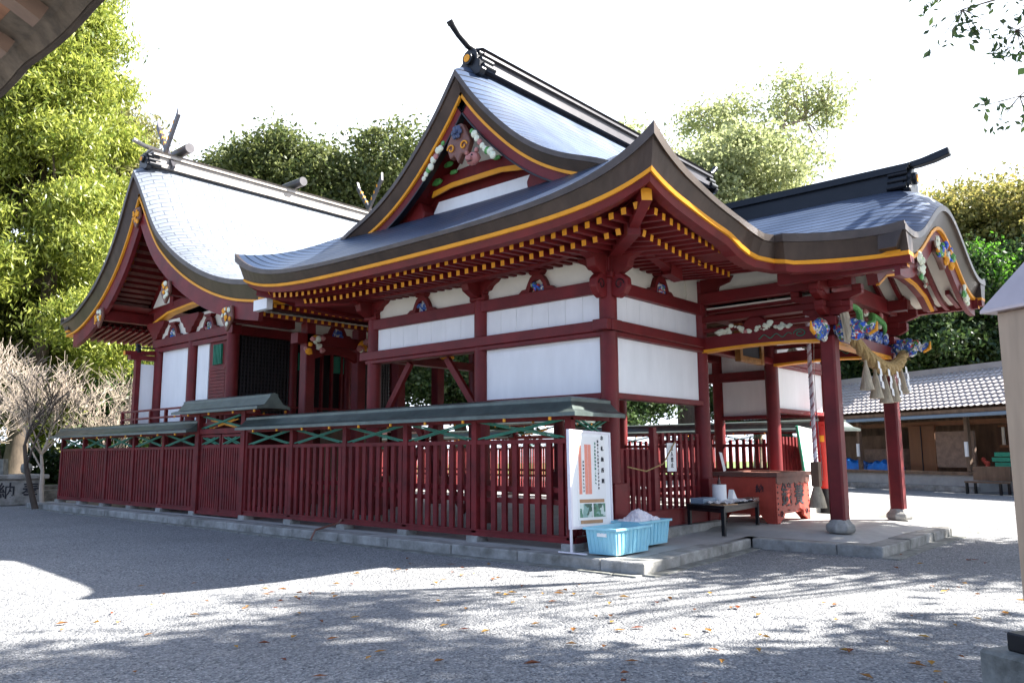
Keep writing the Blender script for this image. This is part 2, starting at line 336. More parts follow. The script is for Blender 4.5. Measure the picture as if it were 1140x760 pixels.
# ---------------------------------------------------------------- ground
def ground_mat():
    m = bpy.data.materials.new('gravel'); m.use_nodes = True; n = m.node_tree.nodes; l = m.node_tree.links; b = n['Principled BSDF']
    b.inputs['Roughness'].default_value = .85; b.inputs['Specular IOR Level'].default_value = .25
    t = n.new('ShaderNodeTexCoord'); v = n.new('ShaderNodeTexVoronoi'); v.inputs['Scale'].default_value = 55; l.new(t.outputs['Object'], v.inputs['Vector'])
    v2 = n.new('ShaderNodeTexVoronoi'); v2.inputs['Scale'].default_value = 23; l.new(t.outputs['Object'], v2.inputs['Vector'])
    no = n.new('ShaderNodeTexNoise'); no.inputs['Scale'].default_value = .55; no.inputs['Detail'].default_value = 8; no.inputs['Roughness'].default_value = .6; l.new(t.outputs['Object'], no.inputs['Vector'])
    s = n.new('ShaderNodeSeparateColor'); l.new(v.outputs['Color'], s.inputs[0])
    r = n.new('ShaderNodeValToRGB'); e = r.color_ramp.elements; e[0].color = (.13, .13, .135, 1); e[1].color = (.62, .60, .57, 1)
    k = e.new(.25); k.color = (.28, .28, .28, 1); k = e.new(.8); k.color = (.42, .41, .39, 1)
    l.new(s.outputs[0], r.inputs[0])
    mi = n.new('ShaderNodeMix'); mi.data_type = 'RGBA'; l.new(no.outputs[0], mi.inputs['Factor']); mi.inputs['A'].default_value = (.50, .51, .53, 1); mi.inputs['B'].default_value = (.84, .86, .89, 1)
    mu = n.new('ShaderNodeMix'); mu.data_type = 'RGBA'; mu.blend_type = 'MULTIPLY'; mu.inputs['Factor'].default_value = 1
    l.new(r.outputs[0], mu.inputs['A']); l.new(mi.outputs['Result'], mu.inputs['B']); l.new(mu.outputs['Result'], b.inputs['Base Color'])
    ad = n.new('ShaderNodeMath'); ad.operation = 'ADD'; l.new(v.outputs['Distance'], ad.inputs[0]); l.new(v2.outputs['Distance'], ad.inputs[1])
    n3 = n.new('ShaderNodeTexNoise'); n3.inputs['Scale'].default_value = 3.2; n3.inputs['Detail'].default_value = 3; l.new(t.outputs['Object'], n3.inputs['Vector'])
    b3 = n.new('ShaderNodeBump'); b3.inputs['Strength'].default_value = .5; b3.inputs['Distance'].default_value = .12; l.new(n3.outputs[0], b3.inputs['Height'])
    bu = n.new('ShaderNodeBump'); bu.inputs['Strength'].default_value = .9; bu.inputs['Distance'].default_value = .02; bu.invert = True; l.new(b3.outputs[0], bu.inputs['Normal'])
    l.new(ad.outputs[0], bu.inputs['Height']); l.new(bu.outputs[0], b.inputs['Normal'])
    return m
M['gravel'] = ground_mat()
def gz(x, y):
    h = .018*math.sin(x*.7+1)*math.sin(y*.6+2)+.012*math.sin(x*1.9+y*1.3)
    return h*min(1, max(0, (min(9.0-x, 60) if y > 5.4 else (3.6-y if x > 12.5 else max(9.0-x, 5.5-y)))+.5)) - .004
ax = sorted(set([-300,-150,-60,-30]+list(np.arange(-10, 30.1, .5))+[35,42,50,70,110,200,400]))
mb = MB(); mb.grid([[(x, y, gz(x, y) if -8 < x < 30 and -8 < y < 28 else -.004) for y in ax] for x in ax])
struct(mb.build('ground', 'gravel', smooth=True))
mb = MB(); mb.box(-20, 40, 34, 90, -.3, .02); mb.box(45, 140, -40, 90, -.3, .02)
struct(mb.build('grass_bank', 'grass'))

# ---------------------------------------------------------------- stone platform
plat = thing('stone_platform', 'low granite kerbed platform with concrete paving under the red shrine', 'platform', (12, 6, 0))
KB = [(9.15, 28.6), (9.29, 5.87), (13.12, 6.12), (13.12, 4.0), (18.55, 4.0), (18.55, 6.12), (22.4, 6.0), (22.4, 28.6)]
def kerb_run(a, b, h0=.16, wd=.36):
    a = Vector((*a, 0)); b = Vector((*b, 0)); L = (b-a).length; d = (b-a)/L; nn = Vector((-d.y, d.x, 0)); p = 0
    mb = MB()
    while p < L-.01:
        ln = min(random.uniform(1.0, 1.7), L-p)
        if L-p-ln < .5: ln = L-p
        h = h0+random.uniform(-.006, .006); o_ = random.uniform(-.012, .012)
        A = a+d*(p+.006)+nn*(wd/2+o_); B = a+d*(p+ln-.006)+nn*(wd/2+o_)
        mb.bar((A.x, A.y, (h-.1)/2), (B.x, B.y, (h-.1)/2), wd, h+.1); p += ln
    return mb
allk = MB()
for i in range(len(KB)-1):
    k = kerb_run(KB[i], KB[i+1]); allk.add(k.v, k.f)
allk.build('kerb_stones', 'stone', plat, bevel=.015)
mb = MB()
def slab(x0, x1, y0, y1, fz): 
    xs = np.linspace(x0, x1, 12); ys = np.linspace(y0, y1, 12)
    mb.grid([[(x, y, fz(x, y)) for y in ys] for x in xs])
def hz_(x, y): return .165+.085*min(1, max(0, (y-4.1)/.75), )*min(1, max(0, (x-13.0)/.9), max(0, (18.8-x)/.9) if x > 16 else 1)
slab(13.46, 18.2, 4.34, 7.3, lambda x, y: .152+.098*min(1, max(0, (y-4.36)/.6))*min(1, max(0, (x-13.47)/.5))*(1 if y > 6.4 else min(1, max(0, (18.2-x)/.5))))
slab(9.5, 13.47, 6.2, 7.3, lambda x, y: .15+.04*min(1, max(0, (x-12)/1.2)))
slab(18.19, 22.2, 6.2, 7.3, lambda x, y: .152)
slab(9.6, 22.2, 7.31, 28.5, lambda x, y: .16 if x < 10.95 or x > 20.7 or y > 14 else .25)
mb.build('paving', 'concrete', plat)
mb = MB()   # thin apron slabs at the foot of the kerb
for a, b in ((KB[0], KB[1]), (KB[1], KB[2]), ((13.0, 3.85), (18.6, 3.85))):
    a_ = Vector((*a, .0)); b_ = Vector((*b, .0)); d = (b_-a_).normalized(); nn = Vector((d.y, -d.x, 0)); L = (b_-a_).length; p = 0
    while p < L-.1:
        ln = min(random.uniform(.6, 1.3), L-p); o_ = .09 if a[1] > 4 else .0
        A = a_+d*(p+.01)+nn*(o_-.02+random.uniform(-.02, .02)); B = a_+d*(p+ln-.01)+nn*(o_-.02+random.uniform(-.02, .02))
        mb.bar((A.x, A.y, -.010), (B.x, B.y, -.010), .24, .045); p += ln
build_each(mb, 'apron_stone', 'stone_dark', plat)

# ================================================================= WORSHIP HALL
hall = thing('worship_hall', 'red and white shrine worship hall with curved copper roof and front porch', 'shrine hall', (15.83, 10.6, .25))
X0, X1, Y0, Y1, YC, XC = 8.9, 22.76, 5.27, 15.93, 10.6, 15.83
def cinterp(tab, d):
    xs_ = [a for a, b in tab]; zs = [b for a, b in tab]; n = len(xs_)
    i = max(0, min(n-2, sum(1 for x in xs_[1:-1] if x <= d)))
    h = xs_[i+1]-xs_[i]; t = (d-xs_[i])/h
    m = lambda k: (zs[min(k+1, n-1)]-zs[max(k-1, 0)])/(xs_[min(k+1, n-1)]-xs_[max(k-1, 0)])
    m0, m1 = m(i)*h, m(i+1)*h
    return (2*t**3-3*t*t+1)*zs[i]+(t**3-2*t*t+t)*m0+(-2*t**3+3*t*t)*zs[i+1]+(t**3-t*t)*m1
STAB = [(0, 5.25), (.9, 5.76), (1.8, 6.36), (2.75, 6.82), (3.35, 7.20), (3.95, 7.72), (4.7, 8.54), (5.33, 9.40)]
def S(e): return cinterp(STAB, min(5.33, max(0, e)))
def lift(ex, ey): return .75*math.exp(-abs(ex-ey)/.95)*math.exp(-min(ex, ey)/1.1)
def sag(x): return .13*min(1, max(0, (min(x-X0, X1-x)-1.2)/2.0))
# --- base (hipped skirt), four patches
ECAP = 2.35
def base_patch(side):
    L = (X1-X0) if side in 'fb' else (Y1-Y0); ns = 90; ne = 16; P = []; UV = []
    for i in range(ns+1):
        w_ = i/ns; w_ = .5-.5*math.cos(math.pi*w_) if True else w_
        row = []; ur = []
        for j in range(ne+1):
            e = ECAP*j/ne; s_ = e+w_*(L-2*e); c = min(s_, L-s_)
            z = S(e)+lift(c, e)
            if side == 'f': p = (X0+s_, Y0+e, z-sag(X0+s_)*math.exp(-e/1.0))
            elif side == 'b': p = (X1-s_, Y1-e, z)
            elif side == 'l': p = (X0+e, Y1-s_, z)
            else: p = (X1-e, Y0+s_, z)
            row.append(p); ur.append((s_, e*1.12))
        P.append(row); UV.append(ur)
    return P, UV
mb = MB()
for sd in 'fblr':
    P, UV = base_patch(sd); mb.grid(P, 0, UV)
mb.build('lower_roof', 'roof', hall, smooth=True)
# --- upper gabled roof with bent verges
GX0, GX1, DR, DW = 10.4, 21.26, .30, .95
def drop(dx, e=5.33): return DR*min(1, max(0, (e-1.5)/3.83))*(1-dx/DW)**2 if dx < DW else 0
mb = MB(); xs = list(GX0+np.array([0, .06, .14, .24, .36, .5, .66, .82, .98, 1.3]))+list(np.linspace(12.2, 19.5, 8))
xs += [GX1-d for d in (1.3, .98, .82, .66, .5, .36, .24, .14, .06, 0)]
for sgn in (1, -1):
    P = []; UV = []
    for x in xs:
        row = []; ur = []; dx = min(x-GX0, GX1-x)
        for j in range(29):
            e = lerp(1.55, 5.33, j/28)
            y = Y0+e if sgn > 0 else Y1-e
            row.append((x, y, S(e)+.012-drop(dx, e))); ur.append((x, e*1.2-.25*(drop(dx)/DR)))
        P.append(row if sgn > 0 else row); UV.append(ur)
    mb.grid(P, 0, UV)
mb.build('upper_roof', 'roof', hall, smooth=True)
# --- gable ends
def verge_pts():
    pts = []
    for j in range(40):
        e = lerp(1.45, 5.33, j/39); pts.append((Y0+e, S(e)+.012-drop(0, e)))
    return pts+[(Y1-(p[0]-Y0), p[1]) for p in pts[:-1][::-1]]
VP = verge_pts()
def gable(xf, s):
    F = lambda a, b, d: (xf+s*d, a, b)
    mb = MB(); ribbon(mb, VP, 0, .09, 0, .45, F); mb.build('verge_lip', 'fascia_lip', hall)
    mb = MB(); ribbon(mb, VP, .09, .26, .05, .45, F, a0b=.18); mb.build('verge_fascia', 'fascia', hall)
    mb = MB(); ribbon(mb, VP, .26, .315, .17, .5, F); mb.build('verge_gold_trim', 'gold', hall)
    mb = MB(); ribbon(mb, VP, .315, .49, .22, .32, F); mb.build('bargeboard', 'red', hall)
    mb = MB(); ribbon(mb, VP, .49, .52, .20, .34, F); mb.build('bargeboard_edge', 'black', hall)
    mb = MB(); ribbon(mb, VP, .28, .40, .3, .95, F); mb.build('gable_soffit', 'darkred', hall)
    # recessed gable wall
    O = offset2(VP, .34); mb = MB(); base = 6.05
    tri = [(a, b) for a, b in O if b > base]; poly = tri+[(tri[-1][0], base), (tri[0][0], base)]
    mb.prism(poly, F, .86, .95); mb.build('gable_wall', 'darkred', hall)
    def W(pl, d0, d1, nm, mt):
        q = MB(); q.prism(pl, F, d0, d1); return q.build(nm, mt, hall)
    W([(9.1, 6.52), (12.1, 6.52), (11.86, 6.86), (9.34, 6.86)], .80, .88, 'gable_panel', 'white')
    W([(9.62, 7.2), (11.58, 7.2), (10.68, 8.1), (10.52, 8.1)], .80, .88, 'gable_panel', 'cream')
    # rainbow beam with ochre underside
    bm_ = [(8.7, 6.78), (9.2, 6.98), (9.9, 7.08), (10.6, 7.1), (11.3, 7.08), (12.0, 6.98), (12.5, 6.78), (12.5, 7.08), (12.0, 7.28), (10.6, 7.36), (9.2, 7.28), (8.7, 7.08)]
    W(bm_, .62, .84, 'rainbow_beam', 'darkred')
    W([(9.35, 6.9), (9.9, 6.99), (11.3, 6.99), (11.85, 6.9), (11.8, 7.02), (11.25, 7.09), (9.95, 7.09), (9.4, 7.02)], .58, .62, 'beam_gold_edge', 'gold')
    q = MB()
    for (a, b, r) in ((9.5, 7.2, .16), (11.7, 7.2, .16), (9.85, 7.5, .13), (11.35, 7.5, .13), (10.0, 7.3, .1), (11.2, 7.3, .1)):
        q.blob(F(a, b, .58), r, 0, 8, (.35, 1.2, .5), .2)
    q.build('green_scroll_carving', 'pgreen', hall)
    for sg in (-1, 1):     # lower brackets at the feet of the beam
        q = MB(); c0 = 10.6+sg*1.75
        q.prism([(c0-.3, 6.35), (c0+.3, 6.35), (c0+.36, 6.6), (c0+.22, 6.85), (c0-.22, 6.85), (c0-.36, 6.6)], F, .5, .86); q.build('gable_bracket', 'darkred', hall, bevel=.03)
    # pendant with clouds, flower and mask-like carving
    q = MB(); q.prism([(10.6-.1, 8.0), (10.6+.1, 8.0), (10.93, 7.6), (10.82, 7.33), (10.7, 7.38), (10.6, 7.2), (10.5, 7.38), (10.38, 7.33), (10.27, 7.6)], F, .10, .24)
    pen = q.build('gable_pendant', 'brightred' if 0 else 'brownpaint', hall, bevel=.02)
    q = MB()
    for sg in (-1, 1):
        pts = [F(10.6+sg*(.17+.10*math.cos(t)*(1-t/9)), 7.52+.10*math.sin(t)*(1-t/9), .08) for t in np.linspace(0, 6.5, 18)]
        q.tube(pts, .016, 6)
    q.build('gold_scroll', 'gold', pen)
    q = MB()
    for k in range(6): 
        a = k*math.pi/3; q.blob(F(10.6+.09*math.cos(a), 7.73+.09*math.sin(a)+.09, .06), .06, 0, 8, (.6, 1, 1))
    q.blob(F(10.6, 7.82, .03), .05, 0, 8); q.build('metal_flower_boss', 'bluebk', pen)
    for sg in (-1, 1):
        q = MB()
        for k in range(9):
            t = k/8; q.blob(F(10.6+sg*(.40+.55*t), 7.72-.62*t+random.uniform(-.04, .04), .08), random.uniform(.05, .085), 0 if k % 3 else (1 if k % 2 else 2), 10, (.6, 1, 1), .1)
        q.build('cloud_carving', ['pwhite', 'pink', 'pgreen'], pen)
    q = MB(); q.blob(F(10.2, 7.20, .12), .14, 0, 12, (.7, 1.15, .95), .14); q.blob(F(10.2, 7.17, -.02), .06, 0, 8); q.blob(F(10.07, 7.33, .08), .05, 0); q.blob(F(10.33, 7.33, .08), .05, 0)
    fc = q.build('carved_face', 'pink', pen, smooth=True)
    q = MB()
    for dy in (-.07, .07): q.blob(F(10.2+dy*.8, 7.24, .02), .02, 0, 8)
    q.bar(F(10.15, 7.12, .02), F(10.25, 7.12, .02), .012, .012); q.build('face_eyes_and_mouth', 'ink', fc)
gable(GX0, 1); gable(GX1, -1)
# --- ridge along X
def roll_end(mb, x, y, z, ax, r=.1): pass
def ridge_x(root, x0, x1, y, zb, h, nm):
    a = MB(); a.box(x0+.12, x1-.12, y-.30, y+.30, zb, zb+h*.22); a.build('ridge_base', nm[0], root)
    a = MB(); a.box(x0+.1, x1-.1, y-.20, y+.20, zb+h*.22, zb+h*.62); a.build('ridge_body', nm[1], root)
    a = MB(); a.box(x0+.06, x1-.06, y-.27, y+.27, zb+h*.62, zb+h*.72); a.box(x0+.03, x1-.03, y-.22, y+.22, zb+h*.72, zb+h*.86)
    a.add([(x0, y-.28, zb+h*.86), (x1, y-.28, zb+h*.86), (x1, y+.28, zb+h*.86), (x0, y+.28, zb+h*.86), (x0, y, zb+h), (x1, y, zb+h)], [(0,1,5,4), (2,3,4,5), (1,2,5), (3,0,4), (0,3,2,1)])
    a.build('ridge_cap', nm[0], root)
ridge_x(hall, 10.92, 20.74, YC, 9.22, .52, ('ridge', 'ridge'))
def end_ornament(root, P, s, sz, horn=True, cyls=True):
    """P(a,b,c): a outwards, b sideways, c up from the ridge end"""
    q = MB(); o_ = [(-.36, -.12), (-.46, .02), (-.34, .10), (-.36, .26), (-.25, .32), (-.26, .46), (-.16, .60), (0, .66), (.16, .60), (.26, .46), (.25, .32), (.36, .26), (.34, .10), (.46, .02), (.36, -.12)]
    q.prism([(a*sz, b*sz) for a, b in o_], lambda a, b, d: P(d, a, b), -.03, .14*sz)
    orn = q.build('ridge_end_ornament', 'black', root, bevel=.02)
    q = MB(); q.cyl(P(.12*sz, 0, .36*sz), P(.22*sz, 0, .36*sz), .16*sz, n=18); q.build('ornament_boss', 'black', orn)
    q = MB(); q.cyl(P(.22*sz, 0, .36*sz), P(.235*sz, 0, .36*sz), .10*sz, n=18); q.build('gold_crest_disc', 'gold', orn)
    if cyls:
        q = MB()
        for sg in (-1, 1):
            for k in range(3): q.cyl(P(-.30, sg*(.17+.07*k), (.50-.2*k)*sz), P(.04, sg*(.17+.07*k), (.50-.2*k)*sz), .085*sz, n=12)
        build_each(q, 'roll_tile', 'black', orn, smooth=True)
    if horn:
        q = MB(); pts = [P(-.2, 0, .66*sz), P(.15, 0, .70*sz), P(.42, 0, .86*sz), P(.62, 0, 1.06*sz)]
        q.tube(pts, [.085*sz, .08*sz, .072*sz, .085*sz], 10); q.cyl(P(.60, 0, 1.04*sz), P(.66, 0, 1.12*sz), .1*sz, n=12); q.build('ridge_horn', 'black', orn, smooth=True)
end_ornament(hall, lambda a, b, c: (10.92-a, YC+b, 9.18+c), 1, .8)
end_ornament(hall, lambda a, b, c: (20.74+a, YC+b, 9.18+c), 1, .8)

# --- eave line (plan path), from the porch's near corner round the hall to its far corner
def eave_path():
    pts = []
    PX = 2.83
    for t in np.linspace(0, 1, 12): 
        y = lerp(3.32, 5.0, t); pts.append((XC-PX-.62*t**2.2, y))
    pts += [(12.40, 5.15), (12.2, 5.24), (12.0, 5.27)]
    for x in np.linspace(11.7, X0+1.4, 8): pts.append((x, Y0))
    for c in (1.1, .85, .65, .45, .3, .15, .06): pts.append((X0+c, Y0))
    pts.append((X0, Y0))
    cs = [.06, .15, .3, .45, .65, .85, 1.1, 1.4, 1.8, 2.3]
    pts += [(X0, Y0+c) for c in cs]+[(X0, y) for y in np.linspace(Y0+3, Y1-3, 8)]+[(X0, Y1-c) for c in cs[::-1]]+[(X0, Y1)]
    pts += [(X0+c, Y1) for c in cs]+[(XC, Y1)]
    half = pts
    return half+[(2*XC-x, y) for x, y in half[:-1][::-1]]
EP = eave_path()
def ez(x, y):
    ex = min(x-X0, X1-x); ey = min(y-Y0, Y1-y)
    if y < Y0-.01: 
        t = (Y0-y)/1.95; return lerp(5.12, 5.09, min(1, t*2))+(.05 if t > .97 else .05*t**6)
    z = 5.25+lift(max(ex, 0), max(ey, 0))
    if y < Y0+.05: z -= sag(x)
    return z
EZ = [ez(x, y) for x, y in EP]
def eo(x, y):   # underside of the thick eave edge: it lifts less than the top does
    ex = max(0, min(x-X0, X1-x)); ey = max(0, min(y-Y0, Y1-y)); P_ = 4.70
    if y < Y0-.01: return lerp(4.80, P_, min(1, (Y0-y)/.35))
    z = 5.05+lift(ex, ey)*.53
    if y < Y0+.05: z -= sag(x); t = min(1, max(0, (ex-2.3)/.95)); z = lerp(z, 4.82, t*t*(3-2*t))
    return z
EO = [eo(x, y) for x, y in EP]
def eave_inset(i):
    base = offset2(EP, i); res = []
    for (x, y), b in zip(EP, base):
        if y < Y0-.001 or (abs(y-Y0) < .001 and X0+2.75 < x < X1-2.75): res.append(b); continue
        mirror = x > XC; xx = 2*XC-x if mirror else x
        if abs(y-Y0) < .001 and xx > X0: px = X0+i+(xx-X0)*(1-i/3.1); py = Y0+i
        elif abs(y-Y1) < .001: px = X0+i+(xx-X0)*(XC-X0-i)/(XC-X0); py = Y1-i
        else: px = X0+i; py = Y0+i+(y-Y0)*(Y1-Y0-2*i)/(Y1-Y0)
        res.append((2*XC-px if mirror else px, py))
    return res
# the path runs clockwise seen from above with the building on its right
def eave_band(prof, name, mt, root=hall, i0=0, i1=None):
    """prof: closed section [(inset, f, d), ...]: height = top edge to under edge mixed by f, less d; swept along the eave"""
    offs = [eave_inset(p[0]) for p in prof]; n = len(prof); rng_ = list(range(i0, i1 or len(EP)))
    vs = []; fs = []
    for k in rng_:
        for j in range(n): x, y = offs[j][k]; vs.append((x, y, EZ[k]*(1-prof[j][1])+EO[k]*prof[j][1]-prof[j][2]))
    for a in range(len(rng_)-1):
        for j in range(n): fs.append((a*n+j, a*n+(j+1)%n, (a+1)*n+(j+1)%n, (a+1)*n+j))
    fs += [tuple(range(n)), tuple((len(rng_)-1)*n+j for j in range(n))[::-1]]
    q = MB(); q.add(vs, fs); return q.build(name, mt, root)
NR = len(EP)
eave_band([(-.02, 0, -.012), (-.01, .3, .0), (.16, .3, 0), (.16, 0, .03)], 'eave_lip', 'fascia_lip')
eave_band([(.03, .3, 0), (.14, 1, 0), (.4, 1, 0), (.4, .3, 0)], 'eave_fascia', 'fascia')
eave_band([(.12, 1, 0), (.14, 1, .058), (.4, 1, .058), (.4, 1, 0)], 'eave_gold_trim', 'gold')
eave_band([(.18, 1, .058), (.22, 1, .17), (.42, 1, .17), (.42, 1, .058)], 'eave_board', 'red')
# soffit boards rise from the eave to the wall plate (hall part only)
ih = next(i for i, p in enumerate(EP) if p[1] >= Y0-.001)
eave_band([(.40, 1, .06), (.40, 1, .09), (1.35, 1, .02), (1.35, 1, -.02)], 'flying_soffit', 'darkred', hall, ih, NR-ih)
eave_band([(1.0, 1, .07), (1.0, 1, .10), (2.05, 1, -.04), (2.05, 1, -.08)], 'main_soffit', 'darkred', hall, ih, NR-ih)
eave_band([(1.42, 1, .0), (1.42, 1, .28), (1.60, 1, .28), (1.60, 1, .0)], 'eave_purlin', 'darkred', hall, ih, NR-ih)
eave_band([(1.06, 1, -.02), (1.06, 1, .06), (1.14, 1, .06), (1.14, 1, -.02)], 'eave_purlin', 'red', hall, ih, NR-ih)
# rafters: pale tipped, one mesh each on the two sides the photo shows
def eave_z_side(y): return 5.05+lift(0, min(y-Y0, Y1-y))*.5
def eave_z_front(x): return 5.05+lift(min(x-X0, X1-x), 0)*.5-sag(x)*.6
NRAF = 0; rest = MB()
def rafter(p, q, w, h):
    global NRAF
    NRAF += 1
    if NRAF <= 100:
        a = MB(); a.bar(p, q, w, h, 0, tip=1); a.build('rafter', ['red', 'gold'], hall)
    else: rest.bar(p, q, w, h, 0, tip=1)
y = Y0+.62
ys = []
while y < Y1-.5: ys.append(y); y += .215
for y in ys[:46]:
    z = eave_z_side(y)-.16; hipd = min(y-Y0, Y1-y)
    rafter((X0+.50, y, z), (X0+min(1.45, hipd), y, z+.05), .085, .10)
for y in ys[1:46]:
    if min(y-Y0, Y1-y) < 1.1: continue
    z = eave_z_side(y)-.225
    rafter((X0+1.0, y, z), (X0+min(2.15, min(y-Y0, Y1-y)), y, z+.09), .085, .10)
for k, x in enumerate(np.arange(X0+.62, 13.35, .215)):
    z = eave_z_front(x)-.16
    rafter((x, Y0+.50, z), (x, Y0+min(1.45, x-X0), z+.05), .085, .10)
for x in np.arange(X0+1.1, 13.2, .215):
    z = eave_z_front(x)-.225
    rafter((x, Y0+1.0, z), (x, Y0+min(2.15, x-X0), z+.09), .085, .10)
for x in np.arange(18.4, X1-.6, .215):
    z = eave_z_front(x)-.16; rafter((x, Y0+.5, z), (x, Y0+1.45, z+.05), .085, .10)
o = rest.build('rafters', ['red', 'gold'], hall); o['kind'] = 'stuff'
for cx, cy, sx_, sy_ in ((X0, Y0, 1, 1), (X0, Y1, 1, -1), (X1, Y0, -1, 1), (X1, Y1, -1, -1)):
    q = MB(); q.bar((cx+.36*sx_, cy+.36*sy_, 5.16), (cx+1.15*sx_, cy+1.15*sy_, 4.96), .15, .19, 0, tip=1)
    q.bar((cx+.95*sx_, cy+.95*sy_, 4.93), (cx+2.3*sx_, cy+2.3*sy_, 4.98), .2, .22, 0); q.build('hip_rafter', ['red', 'gold'], hall)

# --- walls, posts, beams
PXS = [11.0, 14.15, 17.5, 20.65]; PYS = [7.5, 10.42, 13.65]
def post(x, y, z1, parent=hall, sleeve=True, r=.15, nm='pillar'):
    q = MB(); q.cyl((x, y, .34), (x, y, z1), r, n=24); p = q.build(nm, 'red', parent, smooth=True)
    q = MB(); q.lathe((x, y, .16), [(.26, 0), (.27, .1), (.22, .18)], 20); q.build('post_stone', 'stone', p, smooth=True)
    if sleeve:
        q = MB(); q.box(x-.185, x+.185, y-.185, y+.185, .34, 1.12); q.build('pillar_sleeve', 'red', p, bevel=.01)
    return p
for x in PXS: post(x, 7.5, 4.95)
for y in PYS[1:]:
    post(11.0, y, 4.95); post(20.65, y, 4.95)
for x in (14.15, 17.5): post(x, 13.65, 4.95)
def beamx(x0, x1, y, w, z0, z1, nm='tie_beam', mt='red', b=.01):
    q = MB(); q.box(x0, x1, y-w/2, y+w/2, z0, z1); return q.build(nm, mt, hall, bevel=b)
def beamy(y0, y1, x, w, z0, z1, nm='tie_beam', mt='red', b=.01):
    q = MB(); q.box(x-w/2, x+w/2, y0, y1, z0, z1); return q.build(nm, mt, hall, bevel=b)
def planks(q, a0, a1, F, z0, z1, n):
    st = (a1-a0)/n
    for k in range(n):
        q.add([F(a0+k*st+.003, -.02, z0), F(a0+(k+1)*st-.003, -.02, z0), F(a0+(k+1)*st-.003, -.02, z1), F(a0+k*st+.003, -.02, z1),
               F(a0+k*st+.003, .02, z0), F(a0+(k+1)*st-.003, .02, z0), F(a0+(k+1)*st-.003, .02, z1), F(a0+k*st+.003, .02, z1)],
              [(0,1,2,3), (7,6,5,4), (0,4,5,1), (1,5,6,2), (2,6,7,3), (3,7,4,0)])
    q.add([F(a0, .0, z0), F(a1, .0, z0), F(a1, .0, z1), F(a0, .0, z1)], [(0,1,2,3)])
def panel(F, a0, a1, z0, z1, n=1, mt='white'):
    q = MB(); planks(q, a0, a1, F, z0, z1, n); return q.build('wall_panel', mt, hall)
def frogleg(F, c, zb, h, w, mt='carve', root=hall):
    """kaerumata: arched frog-leg strut with a coloured carving in it; F(a, depth, z)"""
    q = MB(); o_ = [(-1, 0), (-.82, .16), (-.6, .18), (-.5, .45), (-.36, .72), (-.2, .86), (.2, .86), (.36, .72), (.5, .45), (.6, .18), (.82, .16), (1, 0), (.42, 0), (.34, .34), (.2, .56), (0, .62), (-.2, .56), (-.34, .34), (-.42, 0)]
    pts = [(c+a*w, zb+b*h) for a, b in o_]
    F2 = lambda a, b, d: F(a, d, b)
    for k in range(9):   # split into quads between outer and inner outline
        pass
    outer = pts[:12]; inner = pts[12:]
    inn = [inner[6], inner[6], inner[6], inner[5], inner[4], inner[3], inner[3], inner[2], inner[1], inner[0], inner[0], inner[0]]
    for k in range(11):
        q.prism([outer[k], outer[k+1], inn[k+1], inn[k]], F2, -.12, -.02)
    q.prism([(c-.3*w, zb+.84*h), (c+.3*w, zb+.84*h), (c+.42*w, zb+1.02*h), (c-.42*w, zb+1.02*h)], F2, -.15, 0)
    fr = q.build('frog_leg_strut', 'darkred', root)
    q = MB()
    for k in range(16):
        a = random.uniform(-.36, .36); b = random.uniform(.04, .55)*(1-abs(a)*.8); q.blob(F(c+a*w, -.07, zb+b*h), random.uniform(.04, .06), 0, 8, (1, .7, 1), .2)
    q.build('frog_leg_carving', mt, fr)
def arm(F, c, z0, z1, L, left=True, right=True, root=hall, th=.16):
    """bracket arm with stepped curved underside, centred at c"""
    H = z1-z0; o_ = []
    st = [(.10, 0), (.2, .02), (.30, .10), (.36, .30), (.52, .34), (.62, .52), (.72, .60), (.84, .66), (1.0, .86), (1.0, 1)]
    Lp = [(-a*L if left else -.1, z0+b*H) for a, b in st]; Rp = [(a*L if right else .1, z0+b*H) for a, b in st]
    poly = [(c+a, b) for a, b in Rp]+[(c+a, b) for a, b in Lp[::-1]]
    q = MB(); q.prism(poly, lambda a, b, d: F(a, d, b), -th, th*.2); q.build('bracket_arm', 'darkred', root, bevel=.006)
def bay(F, a0, a1, nfrog=True, lower=True, lowcol='white', upper=True, carve='carve'):
    if upper: panel(F, a0+.13, a1-.13, 3.80, 4.28, 7 if a1-a0 > 2.5 else 5)
    if lower: panel(F, a0+.13, a1-.13, 2.60, 3.54, 1, lowcol)
    q = MB(); planks(q, a0, a1, F, 4.5, 4.97, 1); q.build('plaster_infill', 'cream', hall)
    if nfrog: frogleg(F, (a0+a1)/2, 4.5, .36, .42, carve)
    q = MB(); q.prism([((a0+a1)/2-.4, 4.97), ((a0+a1)/2-.25, 4.88), ((a0+a1)/2+.25, 4.88), ((a0+a1)/2+.4, 4.97)], lambda a, b, d: F(a, d, b), -.13, 0); q.build('strut_cap', 'darkred', hall)
FL = lambda a, d, z: (11.0+d, a, z)          # left side wall, outside = -d
FR = lambda a, d, z: (20.65-d, a, z)
FF = lambda a, d, z: (a, 7.5+d, z)
for F in (FL, FR):
    bay(F, 7.5, 10.42, carve='carve'); bay(F, 10.42, 13.65, lower=False, carve='carveblue')
    for yv in PYS:
        arm(F, yv, 4.55, 4.97, .55, left=yv > 7.6, right=yv < 13.6)
bay(FF, 11.0, 14.15); bay(FF, 17.5, 20.65)
for xv in (11.0, 20.65): arm(FF, xv, 4.55, 4.97, .55, left=xv > 12, right=xv < 12)
